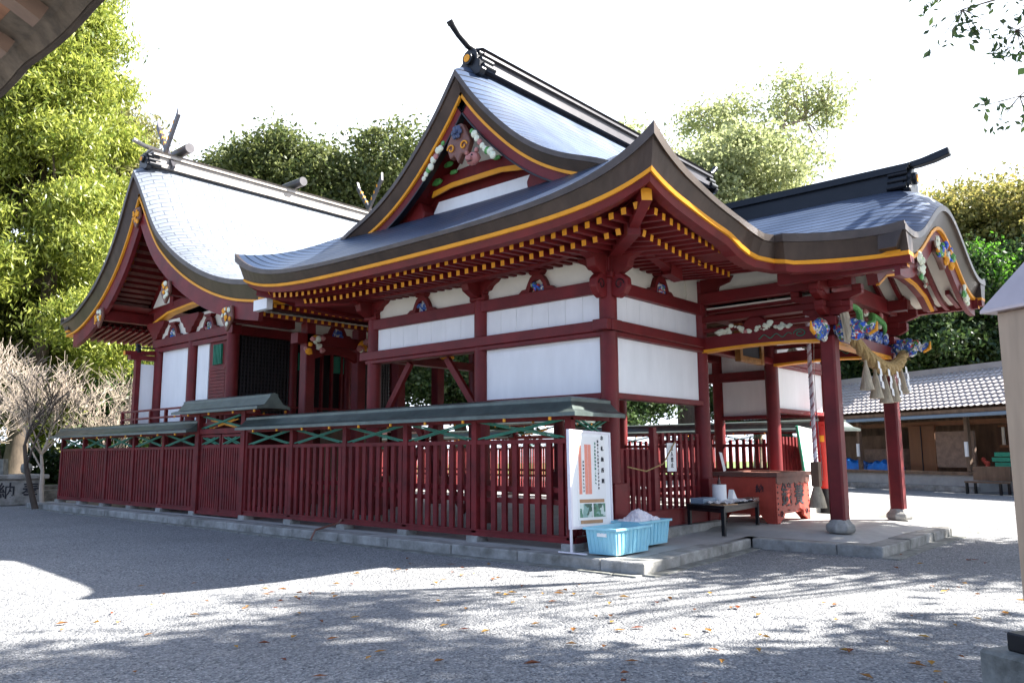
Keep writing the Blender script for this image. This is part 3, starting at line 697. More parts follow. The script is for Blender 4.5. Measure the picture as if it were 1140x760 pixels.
for xw in (11.0, 20.65):
    s_ = -1 if xw < 15 else 1
    beamy(7.3, 13.95, xw+s_*.03, .30, 3.62, 3.80, 'wall_tie_beam'); beamy(7.5, 13.8, xw+s_*.01, .26, 3.54, 3.62, 'wall_tie_beam')
    beamy(7.4, 13.75, xw, .24, 4.28, 4.50, 'head_beam'); beamy(6.9, 14.2, xw, .26, 4.97, 5.17, 'wall_plate')
    beamy(7.5, 10.42, xw, .20, 2.50, 2.60, 'panel_sill')
for a0, a1 in ((11.0, 14.15), (17.5, 20.65)):
    beamx(a0-(.3 if a0 < 12 else 0), a1+(.3 if a1 > 20 else 0), 7.47, .30, 3.62, 3.80, 'wall_tie_beam'); beamx(a0, a1, 7.49, .26, 3.54, 3.62, 'wall_tie_beam')
    beamx(a0-.1, a1+.1, 7.5, .24, 4.28, 4.50, 'head_beam'); beamx(a0, a1, 7.5, .20, 2.50, 2.60, 'panel_sill')
    beamx(a0-(.6 if a0 < 12 else 0), a1+(.6 if a1 > 20 else -.25), 7.5, .26, 4.97, 5.17, 'wall_plate')
beamx(14.0, 17.65, 7.5, .26, 4.28, 4.52, 'head_beam'); beamx(14.15, 17.5, 7.5, .2, 3.58, 3.72, 'lintel_beam')
beamx(11.0, 20.65, 13.65, .24, 3.62, 3.80, 'wall_tie_beam'); beamx(11, 20.65, 13.65, .24, 4.28, 4.5, 'head_beam'); beamx(11, 20.65, 10.42, .22, 4.1, 4.4, 'cross_beam')
beamx(11, 20.65, 13.65, .26, 4.97, 5.17, 'wall_plate')
q = MB(); q.box(11.1, 20.55, 7.6, 13.55, 4.5, 4.54)
for k in range(24): q.box(11.1+k*.4, 11.14+k*.4, 7.6, 13.55, 4.44, 4.5)
q.build('ceiling', 'oldwood', hall)
q = MB(); q.box(11.0, 20.65, 13.62, 13.68, 4.5, 4.97); q.build('plaster_infill', 'cream', hall)
# diagonal braces in the open side bay
for xw in (11.12,):
    q = MB(); q.bar((xw, 10.55, 2.3), (xw, 11.5, 3.5), .09, .13); q.bar((xw, 13.5, 2.3), (xw, 12.6, 3.5), .09, .13); build_each(q, 'diagonal_brace', 'darkred', hall)
    q = MB(); q.bar((xw, 11.0, .5), (xw, 12.4, 2.2), .08, .12); q.bar((xw, 13.3, .5), (xw, 11.9, 2.2), .08, .12); build_each(q, 'diagonal_brace', 'darkred', hall)
q = MB(); q.box(11.2, 20.4, 7.9, 13.4, .25, .62)
q.build('raised_floor', 'darkred', hall) if 0 else None
# spiral nosings at the near corner pillar
for (F, c) in ((FL, 7.5), (FF, 11.0), (FR, 7.5), (FF, 20.65)):
    for sg in ((-1,) if F in (FL, FR) else ((-1,) if c < 12 else (1,))):
        q = MB(); a0 = c+sg*.12
        sh = [(0, 4.2), (.12, 4.16), (.24, 4.22), (.32, 4.34), (.31, 4.48), (.2, 4.57), (0, 4.58)]
        q.prism([(a0+sg*a, b) for a, b in sh], lambda a, b, d: F(a, d, b), -.08, .08); nb = q.build('carved_nosing', 'red', hall, bevel=.02)
        q = MB()
        for sd in (-.085, .085):
            q.tube([F(a0+sg*(.17+.09*math.cos(t)*(1-t/10)), sd, 4.38+.10*math.sin(t)*(1-t/10)) for t in np.linspace(0, 7, 20)], .010, 5)
        q.build('nosing_scroll', 'black', nb)
# visible outward nosings facing camera-left of the near pillar
for yy in (7.5, 10.42, 13.65):
    q = MB(); sh = [(0, 4.56), (.14, 4.55), (.36, 4.66), (.40, 4.8), (.62, 4.86), (.70, 4.98), (0, 4.98)]
    q.prism([(11.0-.1-a, b) for a, b in sh], lambda a, b, d: (a, yy+d, b), -.09, .09); q.build('bracket_arm', 'darkred', hall, bevel=.01)
    q = MB(); q.box(10.84, 11.16, yy-.2, yy+.2, 4.5, 4.62); q.build('bearing_block', 'darkred', hall, bevel=.02)
q = MB()
for xx in (11.0, 14.15, 17.5, 20.65):
    q.prism([(7.4-a, b) for a, b in [(0, 4.56), (.14, 4.55), (.36, 4.66), (.40, 4.8), (.62, 4.86), (.70, 4.98), (0, 4.98)]], lambda a, b, d: (xx+d, a, b), -.09, .09)
build_each(q, 'bracket_arm', 'darkred', hall, bevel=.01)
# stone sill, plinth beam and slatted infill of the front bays
for a0, a1 in ((11.0, 14.15), (17.5, 20.65)):
    q = MB(); q.box(a0-.25, a1+.25, 7.24, 7.76, .1, .33); q.build('sill_stone', 'stone', hall, bevel=.012)
    q = MB(); q.box(a0+.1, a1-.1, 7.36, 7.6, .33, .62); q.build('plinth_beam', 'red', hall, bevel=.01)
def slats(mb, F, a0, a1, z0, z1, n, w=.085, t=.045, rails=(), capz=None):
    st = (a1-a0)/n
    for k in range(n):
        c = a0+(k+.5)*st
        q0 = F(c-w/2, -t/2, z0); q1 = F(c+w/2, t/2, z1)
        mb.box(min(q0[0], q1[0]), max(q0[0], q1[0]), min(q0[1], q1[1]), max(q0[1], q1[1]), z0, z1)
    for z in rails:
        q0 = F(a0, t/2+.003, z-.04); q1 = F(a1, t/2+.05, z+.04)
        mb.box(min(q0[0], q1[0]), max(q0[0], q1[0]), min(q0[1], q1[1]), max(q0[1], q1[1]), z-.04, z+.04)
for a0, a1 in ((12.3, 14.0), (17.65, 20.5)):
    q = MB(); slats(q, FF, a0, a1, .62, 1.96, int((a1-a0)/.19), rails=(.95, 1.15, 1.8)); q.build('slatted_gate', 'red_fence', hall)
    q = MB(); q.box(a0-.05, a0+.05, 7.45, 7.55, .62, 2.05); q.build('gate_post', 'red', hall)
q = MB(); slats(q, FF, 11.2, 12.2, .62, 1.66, 6, rails=(.95, 1.15, 1.64)); q.build('slatted_rail', 'red_fence', hall)
q = MB(); slats(q, FR, 7.7, 13.5, .62, 1.96, 30, rails=(.95, 1.15, 1.8)); q.build('slatted_rail', 'red_fence', hall)
# gilt framed plaque over the front opening
q = MB(); q.box(15.35, 16.3, 7.22, 7.26, 3.55, 4.15); pq = q.build('name_plaque', 'ink', hall)
q = MB(); q.box(15.27, 16.38, 7.18, 7.28, 4.12, 4.24); q.box(15.27, 16.38, 7.18, 7.28, 3.46, 3.58); q.box(15.25, 15.37, 7.17, 7.29, 3.46, 4.24); q.box(16.28, 16.4, 7.17, 7.29, 3.46, 4.24); q.build('plaque_frame', 'gilt', pq)

# --- porch
PYP = 4.98
for x in (14.15, 17.5):
    q = MB(); c = .03; a = .13
    pl = [(-a+c, -a), (a-c, -a), (a, -a+c), (a, a-c), (a-c, a), (-a+c, a), (-a, a-c), (-a, -a+c)]
    q.prism(pl, lambda a_, b_, d: (x+a_, PYP+b_, d), .46, 3.62); p = q.build('porch_pillar', 'red', hall)
    q = MB(); q.lathe((x, PYP, .25), [(.22, 0), (.255, .05), (.245, .12), (.19, .17), (.165, .22)], 8); q.build('pillar_base_stone', 'stone', p, bevel=.01)
def beamedY(x, y0, y1, z0, z1, nm, sagz=.05):
    q = MB(); n = 14; w = .20; vs = []
    for k in range(n+1):
        t = k/n; y = lerp(y0, y1, t); lf = sagz*math.sin(math.pi*t)
        vs += [(x-w/2, y, z0+lf), (x+w/2, y, z0+lf), (x+w/2, y, z1+lf*.6), (x-w/2, y, z1+lf*.6)]
    fs = [(k*4+j, k*4+(j+1)%4, (k+1)*4+(j+1)%4, (k+1)*4+j) for k in range(n) for j in range(4)]+[(0,1,2,3), (n*4+3, n*4+2, n*4+1, n*4)]
    q.add(vs, fs); b = q.build(nm, 'red', hall)
    q = MB(); q.add([(vx-(.006 if j in (0, 3) else -.006), vy, (vz-.004 if j < 2 else vz-(z1-z0)+.055)) for i, (vx, vy, vz) in enumerate(vs) for j in [i % 4]], fs); q.build('beam_gold_edge', 'gold', b)
    return b
for x in (14.15, 17.5):
    rb = beamedY(x, PYP+.1, 7.4, 3.53, 3.82, 'porch_rainbow_beam')
    s_ = -1 if x < 16 else 1
    q = MB()
    for s2 in (-1, 1):
        q.tube([(x+s2*.11, 5.45+.12*math.cos(t)*(1-t/12), 3.72+.08*math.sin(t)*(1-t/12)) for t in np.linspace(0, 9, 26)], .010, 5)
        q.tube([(x+s2*.11, 5.6+.07*k, 3.72+.035*math.sin(k*1.9)) for k in np.linspace(0, 9, 30)], .009, 5)
    q.build('beam_scroll_paint', 'green', rb)
    q = MB(); q.box(x-.13, x+.13, 4.5, 7.6, 4.48, 4.70); q.build('porch_purlin', 'red', hall, bevel=.01)
    q = MB(); q.box(x-.09, x+.09, 4.7, 7.5, 4.12, 4.24); q.box(x-.08, x+.08, 4.9, 7.45, 3.92, 4.0); build_each(q, 'porch_tie_beam', 'darkred', hall, bevel=.01)
    # clouds, small carvings and struts between the ties
    q = MB()
    for yc_ in (6.75, 5.95):
        q = MB()
        for k in range(26): a_ = random.uniform(-.34, .34); q.blob((x+s_*.08+random.uniform(-.03, .03), yc_+a_, 3.85+random.uniform(0, .16)*(1-abs(a_)*2)), random.uniform(.03, .06), 1 if k == 3 else 0, 8, (.8, 1.1, .8), .2)
        q.build('cloud_carving', ['pwhite', 'pink'], hall)
    q = MB(); q.prism([(6.3-.28, 3.86), (6.3+.28, 3.86), (6.3+.2, 4.05), (6.3+.1, 4.12), (6.3-.1, 4.12), (6.3-.2, 4.05)], lambda a_, b_, d: (x+d, a_, b_), -.1, .1); q.build('tie_strut', 'darkred', hall, bevel=.02)
    # bracket stack over the pillar
    q = MB()
    q.box(x-.2, x+.2, PYP-.2, PYP+.2, 3.80, 3.95)
    for (zz, L) in ((3.98, .42), (4.24, .62)):
        q.prism([(-L, zz+.14), (-L, zz+.08), (-L*.6, zz), (L*.6, zz), (L, zz+.08), (L, zz+.14)], lambda a_, b_, d: (x+a_, PYP+d, b_), -.07, .07)
        q.prism([(-L, zz+.14), (-L, zz+.08), (-L*.6, zz), (L*.6, zz), (L, zz+.08), (L, zz+.14)], lambda a_, b_, d: (x+d, PYP+a_, b_), -.07, .07)
        for a_ in (-L+.08, 0, L-.08):
            q.box(x+a_-.08, x+a_+.08, PYP-.08, PYP+.08, zz+.14, zz+.24); q.box(x-.081, x+.081, PYP+a_-.08, PYP+a_+.08, zz+.14, zz+.241)
    q.build('bracket_stack', 'darkred', hall, bevel=.008)
    # projecting painted beam ends
    for (dx, dy) in ((0, -1), (s_, 0)):
        q = MB(); bx_, by_ = x+dx*.16, PYP+dy*.16
        for k, (a_, r_, zz) in enumerate(((.08, .16, 3.74), (.24, .15, 3.76), (.38, .12, 3.74), (.50, .08, 3.68), (.1, .12, 3.62), (.3, .11, 3.62), (.58, .05, 3.74))):
            q.blob((bx_+dx*a_, by_+dy*a_, zz), r_, 0, 12, (.6 if dy else 1, 1 if dy else .6, 1), .08)
        q.build('carved_beam_end', 'carve', hall, smooth=True)
        q = MB(); q.tube([(bx_+dx*.52, by_+dy*.52, 3.6), (bx_+dx*.64, by_+dy*.64, 3.66), (bx_+dx*.66, by_+dy*.66, 3.8)], [.03, .035, .012], 8); q.build('carved_gold_edge', 'gold', hall)
# front beam with gold underside, wave and dragon-like carving above
q = MB(); q.box(14.3, 17.35, PYP-.11, PYP+.11, 3.50, 3.74); fb = q.build('porch_front_beam', 'red', hall, bevel=.01)
q = MB(); q.box(14.32, 17.33, PYP-.115, PYP+.115, 3.48, 3.54); q.build('beam_gold_edge', 'gold', fb)
q = MB()
for k in range(90): q.blob((random.uniform(14.5, 17.2), PYP+random.uniform(-.1, .1), random.uniform(3.78, 4.0)), random.uniform(.06, .1), 0, 8, (1, .8, 1), .25)
q.build('wave_carving', 'carveblue', fb)
q = MB(); pts = [(14.7+2.4*t, PYP-.12+.06*math.sin(t*20), 4.12+.16*math.sin(t*11)) for t in np.linspace(0, 1, 40)]
q.tube(pts, [.07*math.sin(math.pi*min(.98, t+.02))**.4 for t in np.linspace(0, 1, 40)], 8); q.build('green_serpent_carving', 'pgreen', fb, smooth=True)
q = MB()
for k in range(22): q.blob((random.uniform(16.0, 17.2), PYP+random.uniform(-.1, .1), random.uniform(4.05, 4.35)), random.uniform(.05, .09), k % 2, 8, (1, .8, 1), .3)
q.build('flower_carving', ['pink', 'pwhite'], fb)
q = MB(); q.box(14.15, 17.5, PYP-.1, PYP+.1, 4.42, 4.64); q.build('porch_upper_beam', 'red', hall, bevel=.01)
q = MB(); q.box(13.4, 18.26, PYP-.09, PYP+.09, 4.64, 4.74); q.build('porch_upper_beam', 'red', hall)
# porch roof: bell-shaped arch extruded along Y
PZ = 1.40
def prof(t):
    t = abs(t)
    return .5*(1+math.cos(math.pi*t/.86)) if t < .86 else .03*((t-.86)/.14)**2
def psurf(t, y):
    w_ = 2.83+(.62*((y-3.32)/1.68)**2.2 if y < 5 else .62)
    pr_ = prof(t); dx = y-3.32
    z = 5.075+PZ*pr_-(.46*pr_*(1-dx/.85)**2 if dx < .85 else 0)
    return (XC+t*w_, y, z)
ysr = [3.32, 3.36, 3.42, 3.5, 3.6, 3.72, 3.85, 4.0, 4.17, 4.4, 4.7, 5.0, 5.5, 6.2, 7.0, 8.2]
P = []; UV = []
for y in ysr:
    row = []; ur = []; acc = 0; last = None
    for k in range(61):
        t = -1+2*k/60; p = psurf(t, y); 
        s0 = math.hypot(p[0]-last[0], p[2]-last[2]) if last else 0; acc += s0; last = p
        row.append((p[0], p[1], p[2]+.002)); ur.append((y, acc))
    P.append(row); UV.append(ur)
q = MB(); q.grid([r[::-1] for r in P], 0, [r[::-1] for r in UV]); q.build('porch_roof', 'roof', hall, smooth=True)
KP = [(psurf(-1+2*k/80, 3.32)[0], psurf(-1+2*k/80, 3.32)[2]) for k in range(81)]
FK = lambda a, b, d: (a, 3.32+d, b)
q = MB(); ribbon(q, KP, 0, .10, -.01, .4, FK); q.build('porch_verge_lip', 'fascia_lip', hall)
q = MB(); ribbon(q, KP, .10, .36, .04, .4, FK, a0b=.14); q.build('porch_verge_fascia', 'fascia', hall)
q = MB(); ribbon(q, KP[2:-2], .36, .42, .12, .44, FK); q.build('porch_gold_trim', 'gold', hall)
q = MB(); ribbon(q, KP[4:-4], .42, .72, .18, .27, FK); q.build('porch_bargeboard', 'red', hall)
q = MB(); ribbon(q, KP[5:-5], .44, .48, .3, 2.0, FK); q.build('porch_vault_ceiling', 'cream', hall)
for y in np.arange(3.95, 5.0, .34):
    q = MB(); ribbon(q, KP[5:-5], .48, .58, y-3.32-.035, y-3.32+.035, FK); q.build('vault_rib', 'red', hall)
for x in (13.35, 18.3):
    q = MB(); q.bar((x, 3.4, 4.58), (x, 5.5, 4.58), .14, .2, 0, tip=1); q.build('porch_eave_beam', ['red', 'gold'], hall)
q = MB()
for y in np.arange(3.75, 5.5, .42):
    for x, s_ in ((13.42, 1), (18.24, -1)): q.bar((x-.02*s_, y, 4.55), (x+.9*s_, y, 4.72), .08, .09, 0, tip=1)
build_each(q, 'rafter', ['red', 'gold'], hall)
for x, s_ in ((13.3, 1), (18.36, -1)):
    q = MB(); q.prism([(0, 4.3), (.2, 4.32), (.5, 4.44), (.62, 4.62), (0, 4.62)], lambda a_, b_, d: (x+s_*(.85-a_), 4.98+d, b_), -.08, .08); q.build('bracket_arm', 'darkred', hall, bevel=.02)
# rainbow beam in the mouth of the porch gable with its arms and carvings
q = MB(); ribbon(q, [(14.0, 4.62), (14.5, 4.86), (15.2, 5.0), (15.83, 5.04), (16.46, 5.0), (17.16, 4.86), (17.66, 4.62)], 0, .22, .75, .93, FK); q.build('gable_rainbow_beam', 'red', hall)
q = MB(); ribbon(q, [(14.0, 4.62), (14.5, 4.86), (15.2, 5.0), (15.83, 5.04), (16.46, 5.0), (17.16, 4.86), (17.66, 4.62)], .2, .24, .74, .80, FK); q.build('beam_gold_edge', 'gold', hall)
q = MB(); q.prism([(15.83-.4, 5.35), (15.83+.4, 5.35), (15.83+.5, 5.12), (15.83+.2, 5.0), (15.83, 4.86), (15.83-.2, 5.0), (15.83-.5, 5.12)], FK, .1, .2); pp = q.build('porch_pendant', 'brownpaint', hall, bevel=.02)
q = MB()
for k in range(26): q.blob(FK(15.83+random.uniform(-.55, .55), 5.15+random.uniform(-.15, .2), .08), random.uniform(.05, .09), k % 4, 8, (1, .6, 1), .3)
q.build('pendant_carving', ['pwhite', 'blue', 'pgreen', 'gold'], pp)
for sg in (-1, 1):
    q = MB()
    for k in range(12): q.blob(FK(15.83+sg*(1.55+random.uniform(-.14, .14)), 4.62+random.uniform(-.22, .22), .12), random.uniform(.05, .08), 0 if k % 4 else 1, 8, (1, .6, 1), .3)
    q.build('cloud_carving', ['pwhite', 'pgreen'], hall)
    q = MB()
    for k in range(14): q.blob(FK(15.83+sg*(1.2+random.uniform(-.2, .2)), 4.98+random.uniform(-.2, .1), .7), random.uniform(.04, .07), 0 if k % 3 else 1, 8, (1, .6, 1), .3)
    q.build('cloud_carving', ['pwhite', 'pink'], hall)
# plaster side between porch purlin and hall roof
for x in (14.15, 17.5):
    q = MB(); poly = [(7.5, 4.70), (4.75, 4.70), (4.75, 5.26), (7.5, 5.7)]
    q.prism(poly, lambda a_, b_, d: (x+d, a_, b_), -.03, .03); q.build('plaster_side_wall', 'cream', hall)
q = MB(); q.box(13.6, 14.1, 7.44, 7.5, 4.5, 5.3); q.box(17.55, 18.0, 7.44, 7.5, 4.5, 5.3); build_each(q, 'plaster_infill', 'cream', hall)
q = MB(); q.box(14.25, 17.4, 5.1, 7.38, 4.40, 4.43); pc = q.build('porch_ceiling', 'cream', hall)
q = MB()
for k in range(9): q.box(14.3+k*.38, 14.37+k*.38, 5.1, 7.38, 4.33, 4.40)
q.build('ceiling_ribs', 'darkred', pc)
# porch ridge
q = MB(); q.box(XC-.27, XC+.27, 3.95, 8.6, 6.44, 6.60); q.build('porch_ridge_base', 'black', hall)
q = MB(); q.box(XC-.17, XC+.17, 3.92, 8.6, 6.60, 6.80); q.build('porch_ridge_body', 'black', hall)
q = MB()
for k in range(3): q.box(XC-.25+.04*k, XC+.25-.04*k, 3.88-.02*k, 8.6, 6.80+.055*k, 6.85+.055*k)
q.build('porch_ridge_cap', 'black', hall)
end_ornament(hall, lambda a, b, c: (XC+b, 3.92-a, 6.42+c), 1, .72, horn=False)
q = MB(); q.prism([(0, 6.88), (0, 6.96), (-.55, 7.02), (-1.0, 7.12), (-1.02, 6.99), (-.75, 6.92), (-.5, 6.89)], lambda a_, b_, d: (XC+d, 4.2+a_, b_), -.09, .09); q.build('porch_ridge_horn', 'black', hall, bevel=.01)

# ================================================================= MAIN SANCTUARY
hon = thing('main_sanctuary', 'tall red sanctuary behind the hall with crossed finials on its sunlit gabled roof', 'shrine building', (13.8, 21.7, .2))
HX0, HX1, HYR = 9.5, 19.1, 23.0
FRONT = [(0, 9.85), (.4, 9.40), (.81, 8.87), (1.3, 8.2), (1.85, 7.61), (2.97, 6.84), (4.26, 6.21), (5.56, 5.79), (6.97, 5.55), (7.25, 5.53)]
BACK = [(0, 9.85), (.4, 9.2), (.9, 8.3), (1.5, 7.5), (2.3, 6.8), (3.2, 6.3), (4.0, 6.02), (4.8, 5.92)]
def hdrop(dx, d): k = .36*math.exp(-d/4); return k*(1-(1-dx/1.1)**2) if dx < 1.1 else k
for tab, sg, nm in ((FRONT, -1, 'front_roof_slope'), (BACK, 1, 'rear_roof_slope')):
    D_ = tab[-1][0]; P = []; UV = []
    for x in [HX0+a for a in (0, .08, .18, .3, .45, .62, .8, 1.1, 1.5)]+list(np.linspace(11.6, 16, 6))+[HX1-a for a in (1.5, 1.1, .8, .62, .45, .3, .18, .08, 0)]:
        row = []; ur = []; dx = min(x-HX0, HX1-x); acc = 0; last = None
        for k in range(41):
            d = D_*k/40; z = cinterp(tab, d)+hdrop(dx, d)
            if last: acc += math.hypot(d-last[0], z-last[1])
            last = (d, z); row.append((x, HYR+sg*d, z)); ur.append((x, acc))
        P.append(row); UV.append(ur)
    q = MB(); q.grid(P, 0, UV); q.build(nm, 'roof2', hon, smooth=True)
HV = [(HYR-7.25+7.25*k/50, cinterp(FRONT, 7.25-7.25*k/50)) for k in range(51)]+[(HYR+4.8*k/34, cinterp(BACK, 4.8*k/34)) for k in range(1, 35)]
for xf, s_ in ((HX0, 1), (HX1, -1)):
    F = lambda a, b, d: (xf+s_*d, a, b)
    q = MB(); ribbon(q, HV, 0, .12, 0, .6, F); q.build('verge_lip', 'fascia_lip', hon)
    q = MB(); ribbon(q, HV, .12, .44, .06, .6, F, a0b=.2); q.build('verge_fascia', 'fascia', hon)
    q = MB(); ribbon(q, HV, .44, .50, .18, .6, F); q.build('verge_gold_trim', 'gold', hon)
    q = MB(); ribbon(q, HV[3:-3], .50, .92, .24, .36, F); q.build('bargeboard', 'red', hon)
    # boarded underside with slat-like rafters, following the roof curve
    q = MB(); ribbon(q, HV[4:-4], .46, .50, .5, 1.7, F); q.build('verge_soffit', 'darkred', hon)
    q = MB(); O = offset2(HV, .56); stp = 0
    for k in range(6, len(O)-4):
        a = O[k]; q.bar(F(a[0], a[1], .4), F(a[0], a[1], 1.6), .045, .09)
    q.build('verge_rafters', 'cream' if 0 else 'brownpaint', hon)
    for (yy, zz) in ((HYR, 8.55), (HYR-2.1, 6.05), (HYR+2.2, 5.85), (HYR-5.4, 4.95)):
        q = MB(); q.box(min(xf+s_*.3, xf+s_*2), max(xf+s_*.3, xf+s_*2), yy-.12, yy+.12, zz-.16, zz+.16); q.build('purlin', 'darkred', hon, bevel=.01)
        q = MB()
        q.prism([(yy-.2, zz+.2), (yy+.2, zz+.2), (yy+.26, zz-.1), (yy+.1, zz-.3), (yy, zz-.42), (yy-.1, zz-.3), (yy-.26, zz-.1)], F, .16, .24)
        pn = q.build('verge_pendant', 'brownpaint', hon, bevel=.02)
        q = MB()
        for k in range(10): q.blob(F(yy+random.uniform(-.2, .2), zz+random.uniform(-.25, .15), .14), random.uniform(.04, .08), k % 2 if zz < 8 else 1, 8, (.5, 1, 1), .2)
        q.build('pendant_carving', ['pwhite', 'gold'], pn)
# eave bands front and back
for sg, d, z in ((-1, 7.25, 5.53+.06), (1, 4.8, 5.92+.11)):
    yv = HYR+sg*d
    q = MB(); q.box(HX0, HX1, min(yv, yv-sg*.3), max(yv, yv-sg*.3), z-.13, z-.01); q.build('eave_lip', 'fascia_lip', hon)
    q = MB(); q.box(HX0+.1, HX1-.1, min(yv-sg*.1, yv-sg*.4), max(yv-sg*.1, yv-sg*.4), z-.42, z-.13); q.build('eave_fascia', 'fascia', hon)
    q = MB(); q.box(HX0+.12, HX1-.12, min(yv-sg*.12, yv-sg*.4), max(yv-sg*.12, yv-sg*.4), z-.48, z-.42); q.build('eave_gold_trim', 'gold', hon)
    q = MB()
    for k in range(42):
        x = HX0+.5+k*.205
        q.bar((x, yv-sg*.3, z-.58), (x, yv-sg*2.0, z-.34), .08, .09, 0, tip=1); q.bar((x, yv-sg*.75, z-.72), (x, yv-sg*2.2, z-.48), .08, .09, 0, tip=1)
    q.build('eave_rafters', ['red', 'gold'], hon)
    q = MB(); q.add([(HX0+.3, yv-sg*.35, z-.52), (HX1-.3, yv-sg*.35, z-.52), (HX1-.3, yv-sg*3.2, z+.1), (HX0+.3, yv-sg*3.2, z+.1)], [(0,1,2,3)]); q.build('eave_soffit', 'darkred', hon)
q = MB(); q.box(9.6, 9.75, 15.75, 16.3, 4.86, 5.10); q.build('eave_end_sun_white', 'white', hon)  # white colour stands in for sunlight on the copper eave end
# ridge, logs and crossed finials
ridge_x(hon, 10.0, 21.66, HYR, 9.95, .62, ('roofp', 'roofp')) if 0 else None
M['ridge2'] = mat('pale_ridge_copper', (.30, .27, .24), .4, .4, var=.2, vs=2)
ridge_x(hon, 9.9, 18.7, HYR, 10.05, .55, ('ridge2', 'ridge2'))
end_ornament(hon, lambda a, b, c: (9.86-a, HYR+b, 10.0+c), 1, .7, horn=False)
q = MB(); q.tube([(10.3, HYR, 10.62), (9.8, HYR, 10.66), (9.45, HYR, 10.76)], [.07, .065, .07], 10); q.build('ridge_horn', 'ridge2', hon, smooth=True)
for x in (10.9, 14.9):
    q = MB(); q.cyl((x, HYR-.55, 10.78), (x, HYR+.55, 10.78), .15, n=16); q.build('ridge_log', 'ridge', hon, smooth=True)
for x in (10.45, 18.15):
    cg = MB()
    for sg in (-1, 1):
        cg.bar((x+.05*sg, HYR-sg*.42, 9.95), (x+.05*sg, HYR+sg*.72, 11.75), .07, .17, upv=(1, 0, 0), w2=.17, h2=.07) if 0 else cg.prism(
            [(HYR-sg*.44, 10.12), (HYR-sg*.32, 10.04), (HYR+sg*.80, 11.60), (HYR+sg*.78, 11.90), (HYR+sg*.68, 11.66)], lambda a, b, d: (x+.05*sg+d, a, b), -.045, .045)
    c_ = cg.build('crossed_finial', 'ridge', hon)
    q = MB()
    for sg in (-1, 1):
        for k in range(3):
            t = .58+.13*k; yy = HYR+sg*lerp(-.42, .72, t); zz = lerp(10.05, 11.7, t); q.box(x+.05*sg-.052, x+.05*sg+.052, yy-.03, yy+.03, zz-.05, zz+.05)
    q.build('finial_inlay', 'gold', c_)
# body: raised floor, posts, panels
q = MB(); q.box(9.9, 17.7, 18.2, 23.9, 2.28, 2.40); q.build('veranda_floor', 'red', hon)
q = MB(); q.box(11.2, 16.4, 19.9, 23.6, .2, 2.28); q.build('underfloor_wall', 'darkred', hon)
for z in (2.62, 2.82, 3.0)[:2]: pass
q = MB()
for z in (2.60, 2.82): q.box(9.96, 10.02, 18.3, 23.9, z, z+.05); q.box(9.9, 17.6, 18.26, 18.32, z, z+.05)
for y in np.arange(18.4, 23.9, .9): q.box(9.95, 10.03, y, y+.07, 2.4, 2.84)
for x in np.arange(10, 17.6, .9): q.box(x, x+.07, 18.25, 18.33, 2.4, 2.84)
q.build('veranda_railing', 'red', hon)
for x in (11.0, 16.6):
    for y in (19.63, 21.75, 23.85):
        q = MB(); q.cyl((x, y, .2), (x, y, 5.0), .17, n=20); q.build('pillar', 'red', hon, smooth=True)
for x in (12.85, 14.75):
    q = MB(); q.cyl((x, 19.63, .2), (x, 19.63, 5.0), .15, n=20); q.build('pillar', 'red', hon, smooth=True)
for x in (11.6, 13.2, 14.6, 16.1):
    q = MB(); q.box(x-.14, x+.14, 16.9, 17.18, .2, 4.9); q.build('canopy_pillar', 'red', hon, bevel=.02)
def hw(y0, y1, z0, z1, mt, nm='wall_panel'):
    for xx in (10.97, 16.57):
        q = MB(); planks(q, y0, y1, lambda a, d, z: (xx+.03+d, a, z), z0, z1, 1); q.build(nm, mt, hon)
hw(22.0, 23.62, 2.5, 4.72, 'white'); hw(20.85, 21.5, 2.5, 4.72, 'white')
